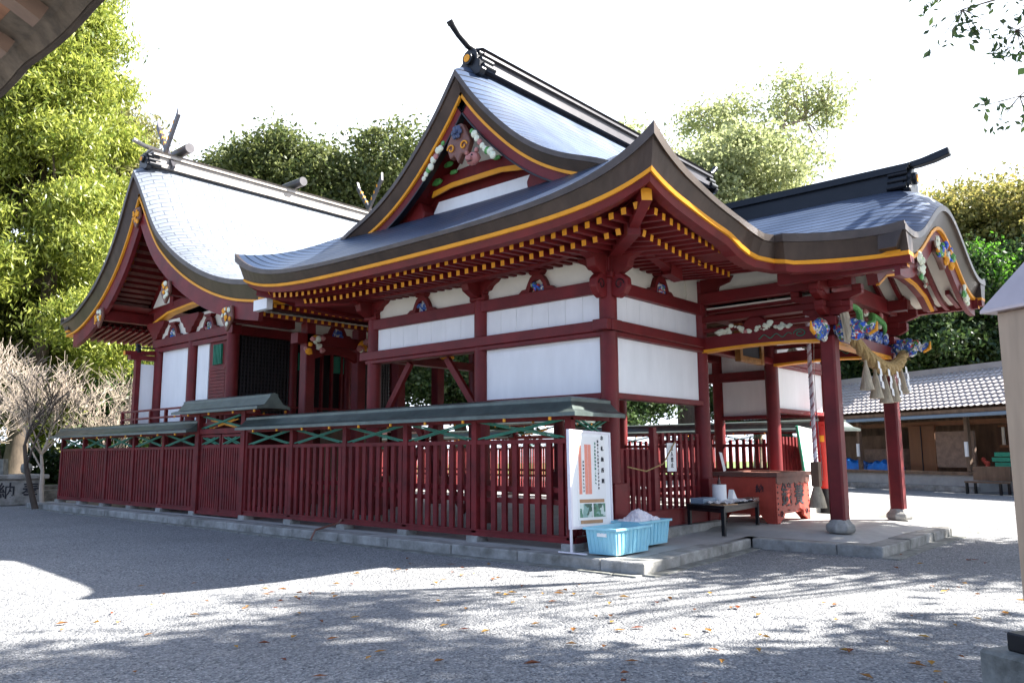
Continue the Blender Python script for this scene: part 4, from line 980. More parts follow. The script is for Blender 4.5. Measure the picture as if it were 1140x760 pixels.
for xx in (10.95, 16.65):
    q = MB()
    for k in range(17): q.box(xx-.03, xx+.03, 19.85, 20.7, 2.45+k*.09, 2.525+k*.09)
    q.box(xx, xx+.02, 19.8, 20.75, 2.4, 4.85); q.build('shutter_boards', 'red', hon)
    q = MB(); q.box(xx-.04, xx+.0, 20.05, 20.5, 4.05, 4.6)
    for k in range(6): q.box(xx-.06, xx-.03, 20.06+k*.075, 20.09+k*.075, 4.05, 4.6)
    q.build('slatted_window', 'green', hon)
    q = MB(); q.box(xx-.12, xx+.16, 19.4, 24.05, 4.82, 5.06); q.build('head_beam', 'red', hon, bevel=.01)
    q = MB(); q.box(xx-.08, xx+.14, 19.6, 23.9, 4.68, 4.8); q.build('lintel', 'red', hon)
    q = MB(); q.box(xx, xx+.05, 19.7, 23.8, 5.06, 5.62); q.build('plaster_infill', 'cream', hon)
    sgx = 1 if xx < 15 else -1
    Fh = lambda a, d, z: (xx+sgx*d, a, z)
    for c in (20.7, 22.8): frogleg(Fh, c, 5.06, .42, .5, 'carve', hon)
    for c in (19.63, 21.75, 23.85): arm(Fh, c, 5.06, 5.6, .55, root=hon)
    q = MB(); ribbon(q, [(19.3, 5.72), (20.2, 5.95), (21.7, 6.05), (23.2, 5.95), (24.1, 5.72)], -.16, .12, -.1, .1, lambda a, b, d: (xx+d, a, b)); q.build('rainbow_beam', 'darkred', hon)
    q = MB(); ribbon(q, [(19.3, 5.72), (20.2, 5.95), (21.7, 6.05), (23.2, 5.95), (24.1, 5.72)], .10, .17, -.13, .12, lambda a, b, d: (xx+d, a, b)); q.build('beam_gold_edge', 'gold', hon)
    q = MB(); q.prism([(20.2, 6.1), (25.0, 6.0), (23.3, 8.7), (22.7, 8.7)], lambda a, b, d: (xx+sgx*.15+d, a, b), -.02, .02); q.build('gable_wall', 'darkred', hon)
    q = MB(); q.prism([(20.9, 6.25), (22.3, 6.2), (22.1, 6.8), (21.3, 7.1)], lambda a, b, d: (xx+sgx*.1+d, a, b), -.02, .02); q.prism([(23.2, 6.2), (24.6, 6.15), (24.0, 6.8)], lambda a, b, d: (xx+sgx*.1+d, a, b), -.02, .02); q.build('gable_panel', 'cream', hon)
    q = MB(); q.bar((xx, 23.0, 6.0), (xx, 23.0, 8.5), .22, .22); q.prism([(21.5, 7.2), (24.4, 7.2), (24.3, 7.45), (21.6, 7.45)], lambda a, b, d: (xx+d, a, b), -.1, .1); q.build('gable_strut', 'darkred', hon)
# front wall: lattice shutters and doors
q = MB(); q.box(11.15, 16.5, 19.66, 19.72, 2.4, 4.85); q.build('front_board_wall', 'glass', hon)
for a0, a1 in ((11.2, 12.75), (14.95, 16.4)):
    q = MB()
    for k in range(22): z = 2.5+k*.105; q.box(a0, a1, 19.56, 19.59, z, z+.04)
    for k in range(15): x = a0+k*(a1-a0)/15; q.box(x, x+.04, 19.53, 19.56, 2.5, 4.8)
    q.build('lattice_shutter', 'lattice', hon)
for x in (13.1, 13.45, 13.8, 14.15, 14.5):
    q = MB(); q.box(x-.03, x+.03, 19.5, 19.6, 2.4, 4.8); q.build('door_stile', 'red', hon)
q = MB(); q.box(13.0, 13.4, 19.55, 19.6, 4.0, 4.5); q.box(14.2, 14.6, 19.55, 19.6, 4.0, 4.5); build_each(q, 'door_green_panel', 'green', hon)
q = MB(); q.box(11, 16.6, 19.5, 19.75, 4.82, 5.06); q.build('head_beam', 'red', hon)
q = MB(); q.box(11, 16.6, 19.6, 19.7, 5.06, 5.7); q.build('plaster_infill', 'cream', hon)
q = MB(); q.box(11.2, 16.5, 16.9, 17.2, 4.36, 4.62); q.build('canopy_beam', 'red', hon)
for x in (11.6, 13.2, 14.6, 16.1):
    q = MB()
    for k in range(12): q.blob((x+random.uniform(-.2, .2), 16.85-random.uniform(0, .3), 4.4+random.uniform(-.25, .15)), random.uniform(.06, .1), k % 3, 8, (1, 1, 1), .3)
    q.build('carved_beam_end', ['pwhite', 'pink', 'gold'], hon)
q = MB(); ribbon(q, [(11.6, 4.2), (12.0, 4.36), (12.4, 4.42), (12.8, 4.36), (13.2, 4.2)], 0, .24, 0, .12, lambda a, b, d: (a, 16.95+d, b)); q.build('canopy_rainbow_beam', 'darkred', hon)
for c in (12.4, 13.9, 15.35): frogleg(lambda a, d, z: (a, 17.0+d, z), c, 4.62, .36, .45, 'carveblue', hon)
q = MB(); q.box(13.0, 14.9, 17.6, 18.2, .25, 1.0); q.box(13.0, 14.9, 18.2, 18.4, 1.0, 2.3); q.build('front_steps', 'oldwood', hon)
# side screen closing the veranda
q = MB(); q.box(10.28, 10.42, 23.82, 23.98, .2, 4.5); q.box(10.94, 11.02, 23.82, 23.98, .2, 4.5); q.box(10.1, 11.1, 23.8, 24.0, 4.42, 4.56); q.build('veranda_screen_frame', 'red', hon)
q = MB(); q.box(10.42, 10.94, 23.86, 23.92, 2.5, 4.3); q.build('veranda_screen_panel', 'white', hon)
q = MB(); q.bar((9.95, 23.9, 4.60), (11.2, 23.9, 4.68), .14, .12, 0, tip=1); q.build('screen_top_rail', ['red', 'gold'], hon)
q = MB(); q.cyl((10.35, 23.9, 4.64), (10.35, 23.9, 4.78), .1, .07, 12); q.blob((10.35, 23.9, 4.84), .08, 0); q.cyl((10.4, 23.9, 4.8), (11.2, 23.9, 4.8), .025); q.build('screen_finial', 'black', hon)

# ================================================================= FENCES
FXP = 9.88
def cross_lattice(q, F, a0, a1, z0, z1):
    for g in (0, .16):
        for (p, r_) in (((a0+g, z0), (a1-.16+g, z1)), ((a0+g, z1), (a1-.16+g, z0))):
            q.bar(F(p[0], .012 if p[1] < z1-.01 and p[1] <= z0 else -.012, p[1]), F(r_[0], .012 if r_[1] > z0 else -.012, r_[1]), .02, .035, upv=(1, 0, .01) if abs(F(1, 0, 0)[0]-F(0, 0, 0)[0]) < .5 else (0, 1, .01))
def fence_bay(root, F, a0, a1, n, zt=1.80):
    q = MB(); slats(q, F, a0+.06, a1-.06, .36, zt-.04, n, w=.10, t=.05, rails=(.85, 1.04)); q.build('slat_panel', 'red_fence', root)
    q = MB(); cross_lattice(q, F, a0+.07, a1-.07, zt+.05, 2.13); q.build('cross_lattice', 'green', root)
def fence_post(root, F, a, z1=2.16):
    q = MB(); p0 = F(a-.06, -.06, 0); p1 = F(a+.06, .06, 0)
    q.box(min(p0[0], p1[0]), max(p0[0], p1[0]), min(p0[1], p1[1]), max(p0[1], p1[1]), .3, z1); p = q.build('fence_post', 'red_fence', root, bevel=.006)
    q = MB(); p0 = F(a-.13, -.11, 0); p1 = F(a+.13, .15, 0)
    q.box(min(p0[0], p1[0]), max(p0[0], p1[0]), min(p0[1], p1[1]), max(p0[1], p1[1]), .14, .255); q.build('post_stone', 'stone', p, bevel=.01)
def rails(root, F, a0, a1, zt=1.80):
    q = MB()
    for z0, z1, d in ((.255, .34, .06), (zt-.04, zt+.03, .045), (2.12, 2.2, .05)):
        p0 = F(a0, -d, 0); p1 = F(a1, d, 0); q.box(min(p0[0], p1[0]), max(p0[0], p1[0]), min(p0[1], p1[1]), max(p0[1], p1[1]), z0, z1)
    p0 = F(a0, -.075, 0); p1 = F(a1, .02, 0); q.box(min(p0[0], p1[0]), max(p0[0], p1[0]), min(p0[1], p1[1]), max(p0[1], p1[1]), .342, .362)
    build_each(q, 'rail', 'red_fence', root)
def fence_roof(root, path, ze=2.17, zr=2.45, hw_=.38, mt='greenroof'):
    """little copper saddle roof along a plan path"""
    A = offset2(path, hw_); B = offset2(path, -hw_); A1 = offset2(path, .10); B1 = offset2(path, -.10); Am = offset2(path, .24); Bm = offset2(path, -.24)
    q = MB(); vs = []; n = len(path)
    for k in range(n):
        vs += [(*A[k], ze-.01), (*A[k], ze+.05), (*Am[k], ze+.10), (*A1[k], zr-.05), (*A1[k], zr), (*path[k], zr+.035), (*B1[k], zr), (*B1[k], zr-.05), (*Bm[k], ze+.10), (*B[k], ze+.05), (*B[k], ze-.01), (*Bm[k], ze+.015), (*Am[k], ze+.015)]
    c = 13; fs = [(k*c+j, k*c+(j+1)%c, (k+1)*c+(j+1)%c, (k+1)*c+j) for k in range(n-1) for j in range(c)]+[tuple(range(c)), tuple((n-1)*c+j for j in range(c))[::-1]]
    q.add(vs, fs); return q.build('fence_roof', mt, root)
def gold_ends(root, F, aa, z=2.135, d=.375):
    q = MB()
    for a in aa:
        for dd in (-d, d-.03):
            p0 = F(a-.018, dd, 0); p1 = F(a+.018, dd+.03, 0); q.box(min(p0[0], p1[0]), max(p0[0], p1[0]), min(p0[1], p1[1]), max(p0[1], p1[1]), z-.03, z+.02)
    build_each(q, 'purlin_end', 'gold', root)
def FX(x, s=1): return lambda a, d, z: (x+s*d, a, z)
def FY(y, s=1): return lambda a, d, z: (a, y+s*d, z)
for (fx, s, labs) in ((FXP, 1, ('long red slatted fence with green cross lattice facing the gravel court', 'low roofed double gate in the middle of the long red fence', 'red slatted fence stretch left of the roofed gate')),
                      (21.78, -1, ('sunlit red fence beyond the hall, seen through its open bays', 'roofed gate in the far red fence behind the hall', 'far red fence stretch beside the sanctuary, farthest from the court'))):
    near = s == 1
    fe = thing('slatted_fence', labs[0], 'fence', (fx, 12, .16)); F = FX(fx, s)
    ps = [7.49, 9.5, 11.26, 13.09, 14.95, 16.77]
    for y in ps: fence_post(fe, F, y)
    for a, b in zip(ps[:-1], ps[1:]): fence_bay(fe, F, a, b, 8)
    rails(fe, F, 7.43, 16.77)
    xr = (9.88, 10.85) if near else (20.8, 21.78)
    FYY = FY(7.47)
    q = MB(); slats(q, FYY, xr[0]+.08, xr[1], .36, 1.76, 5, w=.10, t=.05, rails=(.85, 1.04)); q.build('slat_panel', 'red_fence', fe)
    q = MB(); cross_lattice(q, FYY, xr[0]+.07, xr[1], 1.85, 2.13); q.build('cross_lattice', 'green', fe)
    q = MB()
    for z0, z1, d in ((.257, .342, .06), (1.757, 1.828, .045), (2.118, 2.198, .05)): q.box(xr[0], xr[1], 7.47-d, 7.47+d, z0, z1)
    build_each(q, 'rail', 'red_fence', fe)
    fence_roof(fe, [(xr[1] if near else xr[0], 7.49), (fx, 7.49), (fx, 16.72)], mt='greenroof')
    gold_ends(fe, F, [7.6+k*.93 for k in range(10)])
    # gate
    g = thing('roofed_gate', labs[1], 'gate', (fx, 17.9, .16))
    for y in (16.77, 19.1):
        q = MB(); q.box(fx-.09, fx+.09, y+.01-.09+(.1 if y < 17 else -.1), y+.09+(.1 if y < 17 else -.1), .2, 2.62); q.build('gate_post', 'red_fence', g)
    for a, b in ((16.98, 17.90), (17.96, 18.90)):
        q = MB(); slats(q, FX(fx-.02*s, s), a+.05, b-.05, .34, 1.78, 8, w=.06, t=.04, rails=(.85, 1.04)); q.box(fx-.03, fx+.03, a, a+.06, .28, 2.1); q.box(fx-.03, fx+.03, b-.06, b, .28, 2.1)
        q.box(fx-.03, fx+.03, a+.06, b-.06, 1.78, 1.86); q.box(fx-.03, fx+.03, a+.06, b-.06, .28, .36); q.box(fx-.03, fx+.03, a+.06, b-.06, 2.04, 2.1)
        lf = q.build('gate_leaf', 'red_fence', g)
        q = MB(); cross_lattice(q, FX(fx-.02*s, s), a+.08, b-.08, 1.87, 2.03); q.build('leaf_lattice', 'green', lf)
    q = MB(); q.box(fx-.07, fx+.07, 16.78, 19.09, 2.12, 2.24); q.box(fx-.07, fx+.07, 16.4, 19.5, 2.56, 2.66); q.box(fx-.06, fx+.06, 16.96, 18.92, .2, .28); build_each(q, 'lintel', 'red_fence', g)
    q = MB(); cross_lattice(q, FX(fx, s), 16.98, 18.9, 2.26, 2.55); q.build('cross_lattice', 'green', g)
    q = MB(); cross_lattice(q, FX(fx+.05*s, s), 17.3, 18.6, 2.26, 2.45); q.build('gold_lattice', 'gold', g)
    fence_roof(g, [(fx, 15.75), (fx, 19.75)], 2.62, 2.95, .42)
    gold_ends(g, F, [15.9, 16.8, 17.9, 18.9, 19.6], 2.58, .41)
    f2 = thing('slatted_fence', labs[2], 'fence', (fx, 23.5, .16))
    ps = [19.1, 20.87, 22.64, 24.42, 26.12, 27.85]
    for y in ps: fence_post(f2, F, y)
    for a, b in zip(ps[:-1], ps[1:]): fence_bay(f2, F, a, b, 10)
    rails(f2, F, 19.12, 27.9); fence_roof(f2, [(fx, 19.0), (fx, 28.0)]); gold_ends(f2, F, [19.6+k*.95 for k in range(9)])

# downpipe on the near fence
q = MB(); q.tube([(9.66, 12.9, .36), (9.6, 12.9, .3), (9.1, 12.95, .2), (9.0, 12.95, .02)], .02, 8); tag(q.build('drain_pipe', 'brownpaint'), 'thin brown drain pipe bending over the stone kerb', 'pipe')

# ================================================================= THINGS ON THE PLATFORM
# notice board
nb = thing('notice_board', 'white framed notice board on thin legs leaning by the fence corner', 'notice board', (10.0, 7.2, .17))
def nbp(a, b, d): return (9.47+a+.02*b, 7.16+.03*a+.06*(b/1.9)+d, .17+b-.03*a)
def nbox(a0, a1, b0, b1, d0, d1, q): 
    q.add([nbp(a, b, d) for d in (d0, d1) for a, b in ((a0, b0), (a1, b0), (a1, b1), (a0, b1))], [(0,1,2,3), (7,6,5,4), (0,4,5,1), (1,5,6,2), (2,6,7,3), (3,7,4,0)])
q = MB(); nbox(.0, 1.06, .36, 1.77, 0, .03, q); q.build('board', 'white', nb)
q = MB(); nbox(-.02, 1.08, 1.75, 1.79, -.012, .04, q); nbox(-.02, 1.08, .34, .38, -.012, .04, q); nbox(-.03, .01, .34, 1.79, -.014, .042, q); nbox(1.05, 1.09, .34, 1.79, -.014, .042, q); q.build('frame', 'plastic', nb)
for a in (-.01, 1.07):
    q = MB(); nbox(a-.015, a+.015, 0, .36, .0, .03, q); nbox(a-.02, a+.02, 0, .02, -.25, .25, q); q.build('leg', 'plastic', nb)
q = MB(); nbox(.16, .92, .46, 1.70, -.006, .0, q); sh = q.build('poster', 'paper', nb)
q = MB()
for a0, a1, b0, b1 in ((.20, .27, .84, 1.56), (.36, .44, .84, 1.58), (.45, .53, .84, 1.58)): nbox(a0, a1, b0, b1, -.009, -.006, q)
build_each(q, 'red_text_block', 'redtxt', sh)
q = MB(); nbox(.20, .52, .50, .70, -.009, -.006, q); nbox(.56, .88, .50, .70, -.009, -.006, q); build_each(q, 'printed_photo', 'photo', sh)
q = MB(); nbox(.20, .86, .715, .765, -.010, -.006, q); nbox(.22, .80, .41, .46, -.010, -.006, q); build_each(q, 'tape_strip', 'tape', sh)
nbm = lambda a, b: face_mw(nbp(a, b, -.012), (1, .03, -.03), (.02, .032, 1))
text('お\n札\n納\n所\n図', .075, 'notice_title', 'ink', sh, nbm(.84, 1.36), 2.2)
text('清\nめ\nて\nか\nら\nお\n参\nり\nく\nだ\nさ\nい\nま\nせ', .042, 'notice_text', 'ink', sh, nbm(.72, 1.28), 1.3)
text('古\nい\nお\n札\nお\n守\nり\nは\nこ\nち\nら\nへ', .042, 'notice_text', 'green', sh, nbm(.64, 1.30), 1.3)
text('お\nね\nが\nい\nい\nた\nし\nま\nす', .036, 'notice_text', 'ink', sh, nbm(.315, 1.1), 1.5)

# blue crates
def crate(x, y, z, lab, rz=0):
    c = thing('plastic_crate', lab, 'crate', (x, y, z), 'blue crates by the notice board'); 
    A, B, H = .92, .52, .37
    q = MB(); t = .03
    def ring(s_, z_, inn=0): a, b = A/2*s_-inn, B/2*s_-inn; return [(x-a, y-b, z+z_), (x+a, y-b, z+z_), (x+a, y+b, z+z_), (x-a, y+b, z+z_)]
    vs = ring(.90, .01)+ring(1, H)+ring(1, H, .02)+ring(.9, .03, .02)
    q.add(vs, [(3,2,1,0)]+[(k, (k+1)%4, 4+(k+1)%4, 4+k) for k in range(4)]+[(4+k, 4+(k+1)%4, 8+(k+1)%4, 8+k) for k in range(4)]+[(8+k, 8+(k+1)%4, 12+(k+1)%4, 12+k) for k in range(4)]+[(12, 13, 14, 15)])
    for k in range(9):
        u = -.9+.225*k
        for sg in (-1, 1): q.bar((x+A/2*u*.90, y+sg*(B/2*.90+.002), z+.03), (x+A/2*u, y+sg*(B/2+.002), z+H-.03), .016, .02)
    for k in range(7):
        u = -.8+.266*k
        for sg in (-1, 1): q.bar((x+sg*(A/2*.9+.002), y+B/2*u*.9, z+.03), (x+sg*(A/2+.002), y+B/2*u, z+H-.03), .02, .012)
    b = q.build('crate_body', 'crate', c)
    q = MB()
    for (x0, x1, y0, y1) in ((-A/2-.03, A/2+.03, -B/2-.03, -B/2+.005), (-A/2-.03, A/2+.03, B/2-.005, B/2+.03), (-A/2-.03, -A/2+.005, -B/2+.005, B/2-.005), (A/2-.005, A/2+.03, -B/2+.005, B/2-.005)): q.box(x+x0, x+x1, y+y0, y+y1, z+H-.02, z+H+.012)
    q.build('crate_rim', 'crate', c)
    q = MB(); q.box(x-A/2*.98-.012, x-A/2*.96, y-.1, y+.06, z+.26, z+.31); q.build('crate_sticker', 'paper', c)
    c.rotation_euler.z = 0
    return c
crate(10.0, 6.72, .17, 'light blue plastic crate nearest the platform edge, open and nearly empty')
crate(11.0, 6.98, .185, 'light blue plastic crate behind the front one, with white plastic piled on top')
q = MB(); P = []
for i in range(19):
    row = []
    for j in range(13):
        u, v_ = i/18, j/12; row.append((10.62+.72*u, 6.78+.42*v_, .55+.17*math.sin(math.pi*u)**.7*math.sin(math.pi*v_)**.6*(.75+.35*math.sin(u*7+1)*math.cos(v_*5))+random.uniform(-.018, .018)))
    P.append(row)
q.grid(P); tag(q.build('plastic_bag', 'plastic', smooth=False), 'crumpled white plastic bag heaped on the rear blue crate', 'bag')
q = MB()
for k in range(7): q.box(9.75+k*.07, 9.79+k*.07, 6.6, 6.85, .2, .42)
tag(q.build('dark_folder_stack', 'bluebk'), 'dark blue folders standing inside the front blue crate', 'folders')

# low folding stool behind the near pillar
st = thing('folding_stool', 'black folding stool with crossed legs inside the slatted rail', 'stool', (12.0, 8.4, .25))
q = MB(); q.box(11.5, 12.5, 8.2, 8.6, .66, .70); q.build('seat', 'ink', st)
for yy in (8.25, 8.55):
    for a, b in ((11.55, 12.45), (12.45, 11.55)):
        q = MB(); q.bar((a, yy, .25), (b, yy, .66), .03, .04); q.build('leg', 'ink', st)

# table with its load
tb = thing('low_table', 'low dark table standing beside the red offertory box', 'table', (13.8, 6.9, .24))
c0, c1, c2 = Vector((12.80, 6.46, 0)), Vector((13.12, 7.28, 0)), Vector((14.62, 6.68, 0)); c3 = c2+c1-c0
q = MB(); q.prism([(p.x, p.y) for p in (c0+Vector((-.05, -.05, 0)), c2+Vector((.06, -.03, 0)), c3+Vector((.05, .05, 0)), c1+Vector((-.06, .04, 0)))], lambda a, b, d: (a, b, d), .66, .70); q.build('tabletop', 'brownpaint' if 0 else 'black', tb, bevel=.006)
for p in (c0, c1, c2, c3):
    q = MB(); q.box(p.x-.03, p.x+.03, p.y-.03, p.y+.03, .2, .66); q.build('leg', 'black', tb)
q = MB(); q.bar(c0+Vector((0, 0, .62)), c2+Vector((0, 0, .62)), .03, .07); q.bar(c0+Vector((0, 0, .62)), c1+Vector((0, 0, .62)), .03, .07); build_each(q, 'apron_rail', 'black', tb)
q = MB(); q.cyl((13.85, 7.05, .70), (13.85, 7.05, 1.02), .13, n=20); cn = q.build('white_canister', 'paper', smooth=True); tag(cn, 'white cylindrical holder on the low dark table', 'canister')
for k, (x, y) in enumerate(((13.79, 7.02), (13.91, 7.08))):
    q = MB(); q.lathe((x, y, 1.022), [(.035, 0), (.035, .05), (.015, .10), (.015, .16), (.019, .165)], 10); tag(q.build('brown_bottle', 'bottle', smooth=True), ('brown bottle neck sticking out of the white holder, left one', 'brown bottle neck sticking out of the white holder, right one')[k], 'bottle')
q = MB(); q.box(13.1, 13.62, 6.98, 7.25, .70, .80); tag(q.build('paper_box', 'bluegrey', bevel=.01), 'flat pale grey box lying on the left of the low table', 'box')
q = MB(); P = [[(13.05+1.45*i/20, 6.50+.10*i/20+.42*j/8, .712+.055*abs(math.sin(i*1.7+j))*random.uniform(.3, 1)) for j in range(9)] for i in range(21)]; q.grid(P); tag(q.build('paper_sheets', 'paper'), 'loose white papers and wrapping spread over the low table', 'papers')
q = MB(); q.prism([(14.05, .70), (14.3, .70), (14.13, .92)], lambda a, b, d: (a, d, b), 6.9, 7.0); tag(q.build('paper_stand', 'paper'), 'small white card stand behind the papers on the table', 'card')
q = MB(); q.box(14.35, 14.6, 6.62, 6.82, .70, .77); tag(q.build('red_tray', 'brownpaint'), 'small reddish tray on the right end of the low table', 'tray')
q = MB(); q.prism([(12.9, 6.5), (13.35, 6.45), (13.4, 6.7), (12.95, 6.78)], lambda a, b, d: (a, b, d), .70, .715); tag(q.build('cardboard_sheet', 'tape'), 'tan cardboard sheet at the near left corner of the low table', 'cardboard')

# offertory box
ob = thing('offertory_box', 'orange-red wooden offertory box with painted characters under the porch', 'offertory box', (15.83, 7.1, .25))
BX0, BX1, BY0, BY1 = 15.0, 16.65, 6.45, 7.75
q = MB(); q.box(BX0+.03, BX1-.03, BY0+.05, BY1-.03, .42, 1.12); q.build('box_body', 'orange', ob)
fr = [(BX0, .25), (BX0+.13, .25), (BX0+.22, .31), (BX0+.34, .35), (BX0+.36, .45), (BX0+.52, .50), (BX0+.66, .47), (BX1-.66, .47), (BX1-.52, .50), (BX1-.36, .45), (BX1-.34, .35), (BX1-.22, .31), (BX1-.13, .25), (BX1, .25), (BX1, 1.14), (BX0, 1.14)]
q = MB(); q.prism(fr, lambda a, b, d: (a, d, b), BY0, BY0+.05); fpn = q.build('front_panel', 'orange', ob, bevel=.006)
sc = [(BX0-.01, 1.145)]+[(BX0+(BX1-BX0)*k/30, 1.02-.035*abs(math.sin(k*math.pi/5))) for k in range(31)]+[(BX1+.01, 1.145)]
q = MB()
for k in range(30):
    a = sc[1+k]; b = sc[2+k]; q.prism([(a[0], a[1]), (b[0], b[1]), (b[0], 1.14), (a[0], 1.14)], lambda a_, b_, d: (a_, d, b_), BY0-.02, BY0)
q.build('scalloped_edge', 'brownpaint', fpn)
sf = [(BY0+.05, .25), (BY0+.2, .25), (BY0+.35, .42), (BY1-.35, .42), (BY1-.2, .25), (BY1, .25), (BY1, 1.13), (BY0+.05, 1.13)]
for xx in (BX0, BX1-.03):
    q = MB(); q.prism(sf, lambda a, b, d: (d, a, b), xx, xx+.03); q.build('side_panel', 'orange', ob)
q = MB()
for a in (BX0+.06, BX1-.06):
    for k in range(6): q.blob((a, BY0-.004, .42+k*.105), .022, 0, 8, (1, .5, 1), 0)
q.build('nail_heads', 'ink', fpn)
q = MB(); q.box(BX0-.05, BX1+.05, BY0-.05, BY0+.08, 1.14, 1.22); q.box(BX0-.05, BX1+.05, BY1-.08, BY1+.05, 1.14, 1.22); q.box(BX0-.05, BX0+.07, BY0+.08, BY1-.08, 1.14, 1.22); q.box(BX1-.07, BX1+.05, BY0+.08, BY1-.08, 1.14, 1.22); q.build('top_frame', 'brownpaint', ob)
q = MB()
for k in range(12): q.bar((BX0+.05, BY0+.14+k*.09, 1.17), (BX1-.05, BY0+.14+k*.09, 1.17), .035, .05)
q.build('top_slats', 'brownpaint', ob)
text('賽', .50, 'painted_character', 'ink', fpn, face_mw((16.10, BY0-.006, .76), (1, 0, 0), (0, 0, 1)))
text('銭', .50, 'painted_character', 'ink', fpn, face_mw((15.47, BY0-.006, .76), (1, 0, 0), (0, 0, 1)))
text('納', .17, 'painted_character', 'ink', ob, face_mw((BX0-.006, 6.78, .90), (0, -1, 0), (0, 0, 1)))
q = MB()
for s_ in (1, -1):
    c_ = (BX0+.2 if s_ > 0 else BX1-.2)
    q.tube([(c_+s_*.07*math.cos(t)*(1-t/10), BY0-.008, .42+.07*math.sin(t)*(1-t/10)) for t in np.linspace(0, 7, 18)], .009, 5)
q.build('painted_scroll', 'ink', fpn)

# bell rope
br = thing('bell_rope', 'twisted white and purple bell rope with cloth strips and straw tassel before the offertory box', 'bell rope', (15.5, 5.95, .6))
RX, RY = 15.62, 5.9
q = MB()
for ph, mm in ((0, 0), (2.09, 0), (4.18, 1)):
    q.tube([(RX+.022*math.cos(ph+z*30), RY+.022*math.sin(ph+z*30), z) for z in np.arange(1.0, 4.4, .03)], .024, 6, mm)
q.build('rope', ['plastic', 'dullpink'], br, smooth=True)
q = MB(); q.box(RX-.075, RX+.075, RY-.075, RY+.075, .95, 1.42); q.build('rope_grip', 'oldwood', br)
q = MB(); q.lathe((RX, RY, .55), [(.17, 0), (.13, .2), (.08, .36), (.06, .42)], 14); q.build('tassel', 'tassel', br, smooth=True)
for dx, mm, w_ in ((.11, 'purple', .05), (.18, 'purple', .04), (.26, 'paper', .09), (-.07, 'brightred', .03)):
    q = MB(); P = [[(RX+dx+.02*math.sin(z*3)+a, RY+.03*math.sin(z*2+dx*9)+a*.5, z) for a in (-w_/2, w_/2)] for z in np.arange(1.05 if dx > 0 else 1.6, 4.3, .12)]; q.grid(P); q.build('cloth_strip', mm, br)

# straw rope between the porch pillars
sh_ = thing('straw_rope', 'thick twisted straw rope with tassels and paper zigzags hung across the porch', 'straw rope', (15.9, 4.72, 3.2))
def shp(t): return (14.15+3.75*t, 4.70-.08*math.sin(math.pi*t), 3.86-.70*math.sin(math.pi*t)**.75+(.03*t))
q = MB()
for ph in (0, 2.09, 4.18):
    pts = []; rs = []
    for k in range(121):
        t = k/120; c = shp(t); rr = .115*(.65+.35*math.sin(math.pi*t)); a = ph+t*30
        pts.append((c[0]+rr*.25*math.cos(a), c[1]+rr*.55*math.cos(a), c[2]+rr*.55*math.sin(a))); rs.append(rr*.72)
    q.tube(pts, rs, 8)
q.build('twisted_rope', 'straw', sh_, smooth=True)
q = MB()
for k in range(160):
    t = random.random(); c = shp(t); d = Vector((random.uniform(-1, 1), random.uniform(-1, 1), random.uniform(-1, .6))).normalized()
    q.bar((c[0], c[1], c[2]), (c[0]+d.x*.2, c[1]+d.y*.2, c[2]+d.z*.2), .004, .004)
q.build('loose_straws', 'straw', sh_)
for t in (.22, .34, .48, .62, .80):
    c = shp(t); q = MB(); q.lathe((c[0], c[1], c[2]-.66), [(.13, 0), (.10, .12), (.06, .34), (.03, .46), (.02, .58)], 12); q.build('straw_tassel', 'tassel', sh_, smooth=True)
for t in (.28, .42, .56, .74):
    c = shp(t); q = MB(); x, y, z = c[0], c[1]-.13, c[2]-.05
    for k in range(4):
        dx = .06*(k % 2); q.add([(x+dx, y-.01*k, z-.12*k), (x+dx+.08, y-.01*k-.01, z-.02-.12*k), (x+dx+.10, y-.01*k-.015, z-.15-.12*k), (x+dx+.02, y-.01*k, z-.13-.12*k)], [(0,1,2,3)])
    q.build('paper_zigzag', 'paper', sh_)
q = MB(); 
for k in range(18): q.bar((14.12+random.uniform(-.1, .1), 4.72, 3.98), (14.12+random.uniform(-.16, .16), 4.66, 3.48), .012, .012)
q.tube([(14.12, 4.68, 4.0), (14.12, 4.62, 3.7), (14.14, 4.66, 3.5)], [.07, .08, .05], 8); q.build('rope_end_wrap', 'tassel', sh_)

# papers, leaning board, red cabinet
q = MB(); q.box(12.55, 12.85, 7.36, 7.372, 1.28, 1.78); pn = q.build('paper_notice', 'paper'); tag(pn, 'white paper notice hanging on the slatted gate between the front pillars', 'paper')
text('立\n入\n禁\n止', .09, 'notice_text', 'ink', pn, face_mw((12.70, 7.355, 1.53), (1, 0, 0), (0, 0, 1)), 1.1)
q = MB(); q.tube([(11.2, 7.32, 1.38), (11.7, 7.28, 1.30), (12.3, 7.3, 1.42), (12.75, 7.32, 1.80)], .012, 6); tag(q.build('thin_rope', 'straw'), 'thin straw rope slung across the low rail left of the paper notice', 'rope')
q = MB(); q.prism([(14.40, 1.62), (14.52, 1.60), (14.66, 1.26), (14.56, 1.24)], lambda a, b, d: (a, d, b), 7.30, 7.305); tag(q.build('paper_slip', 'paper'), 'white paper slip stuck beside the pillar left of the offertory box', 'paper')
lb = thing('leaning_board', 'blank white board with teal edge leaning behind the offertory box', 'board', (20.0, 8.4, .25))
q = MB(); q.prism([(18.5, .5), (19.15, .5), (19.05, 2.12), (18.0, 2.2)], lambda a, b, d: (a, 7.15+d, b), 0, .03); q.build('board', 'paper', lb)
q = MB(); q.bar((18.43, 7.16, .5), (17.95, 7.16, 2.2), .05, .05); q.build('edge_strip', 'green', lb)
q = MB(); q.cyl((18.55, 7.17, .5), (18.6, 7.4, .25), .015); q.cyl((19.1, 7.17, .5), (19.0, 7.4, .25), .015); q.build('prop_leg', 'black', lb)
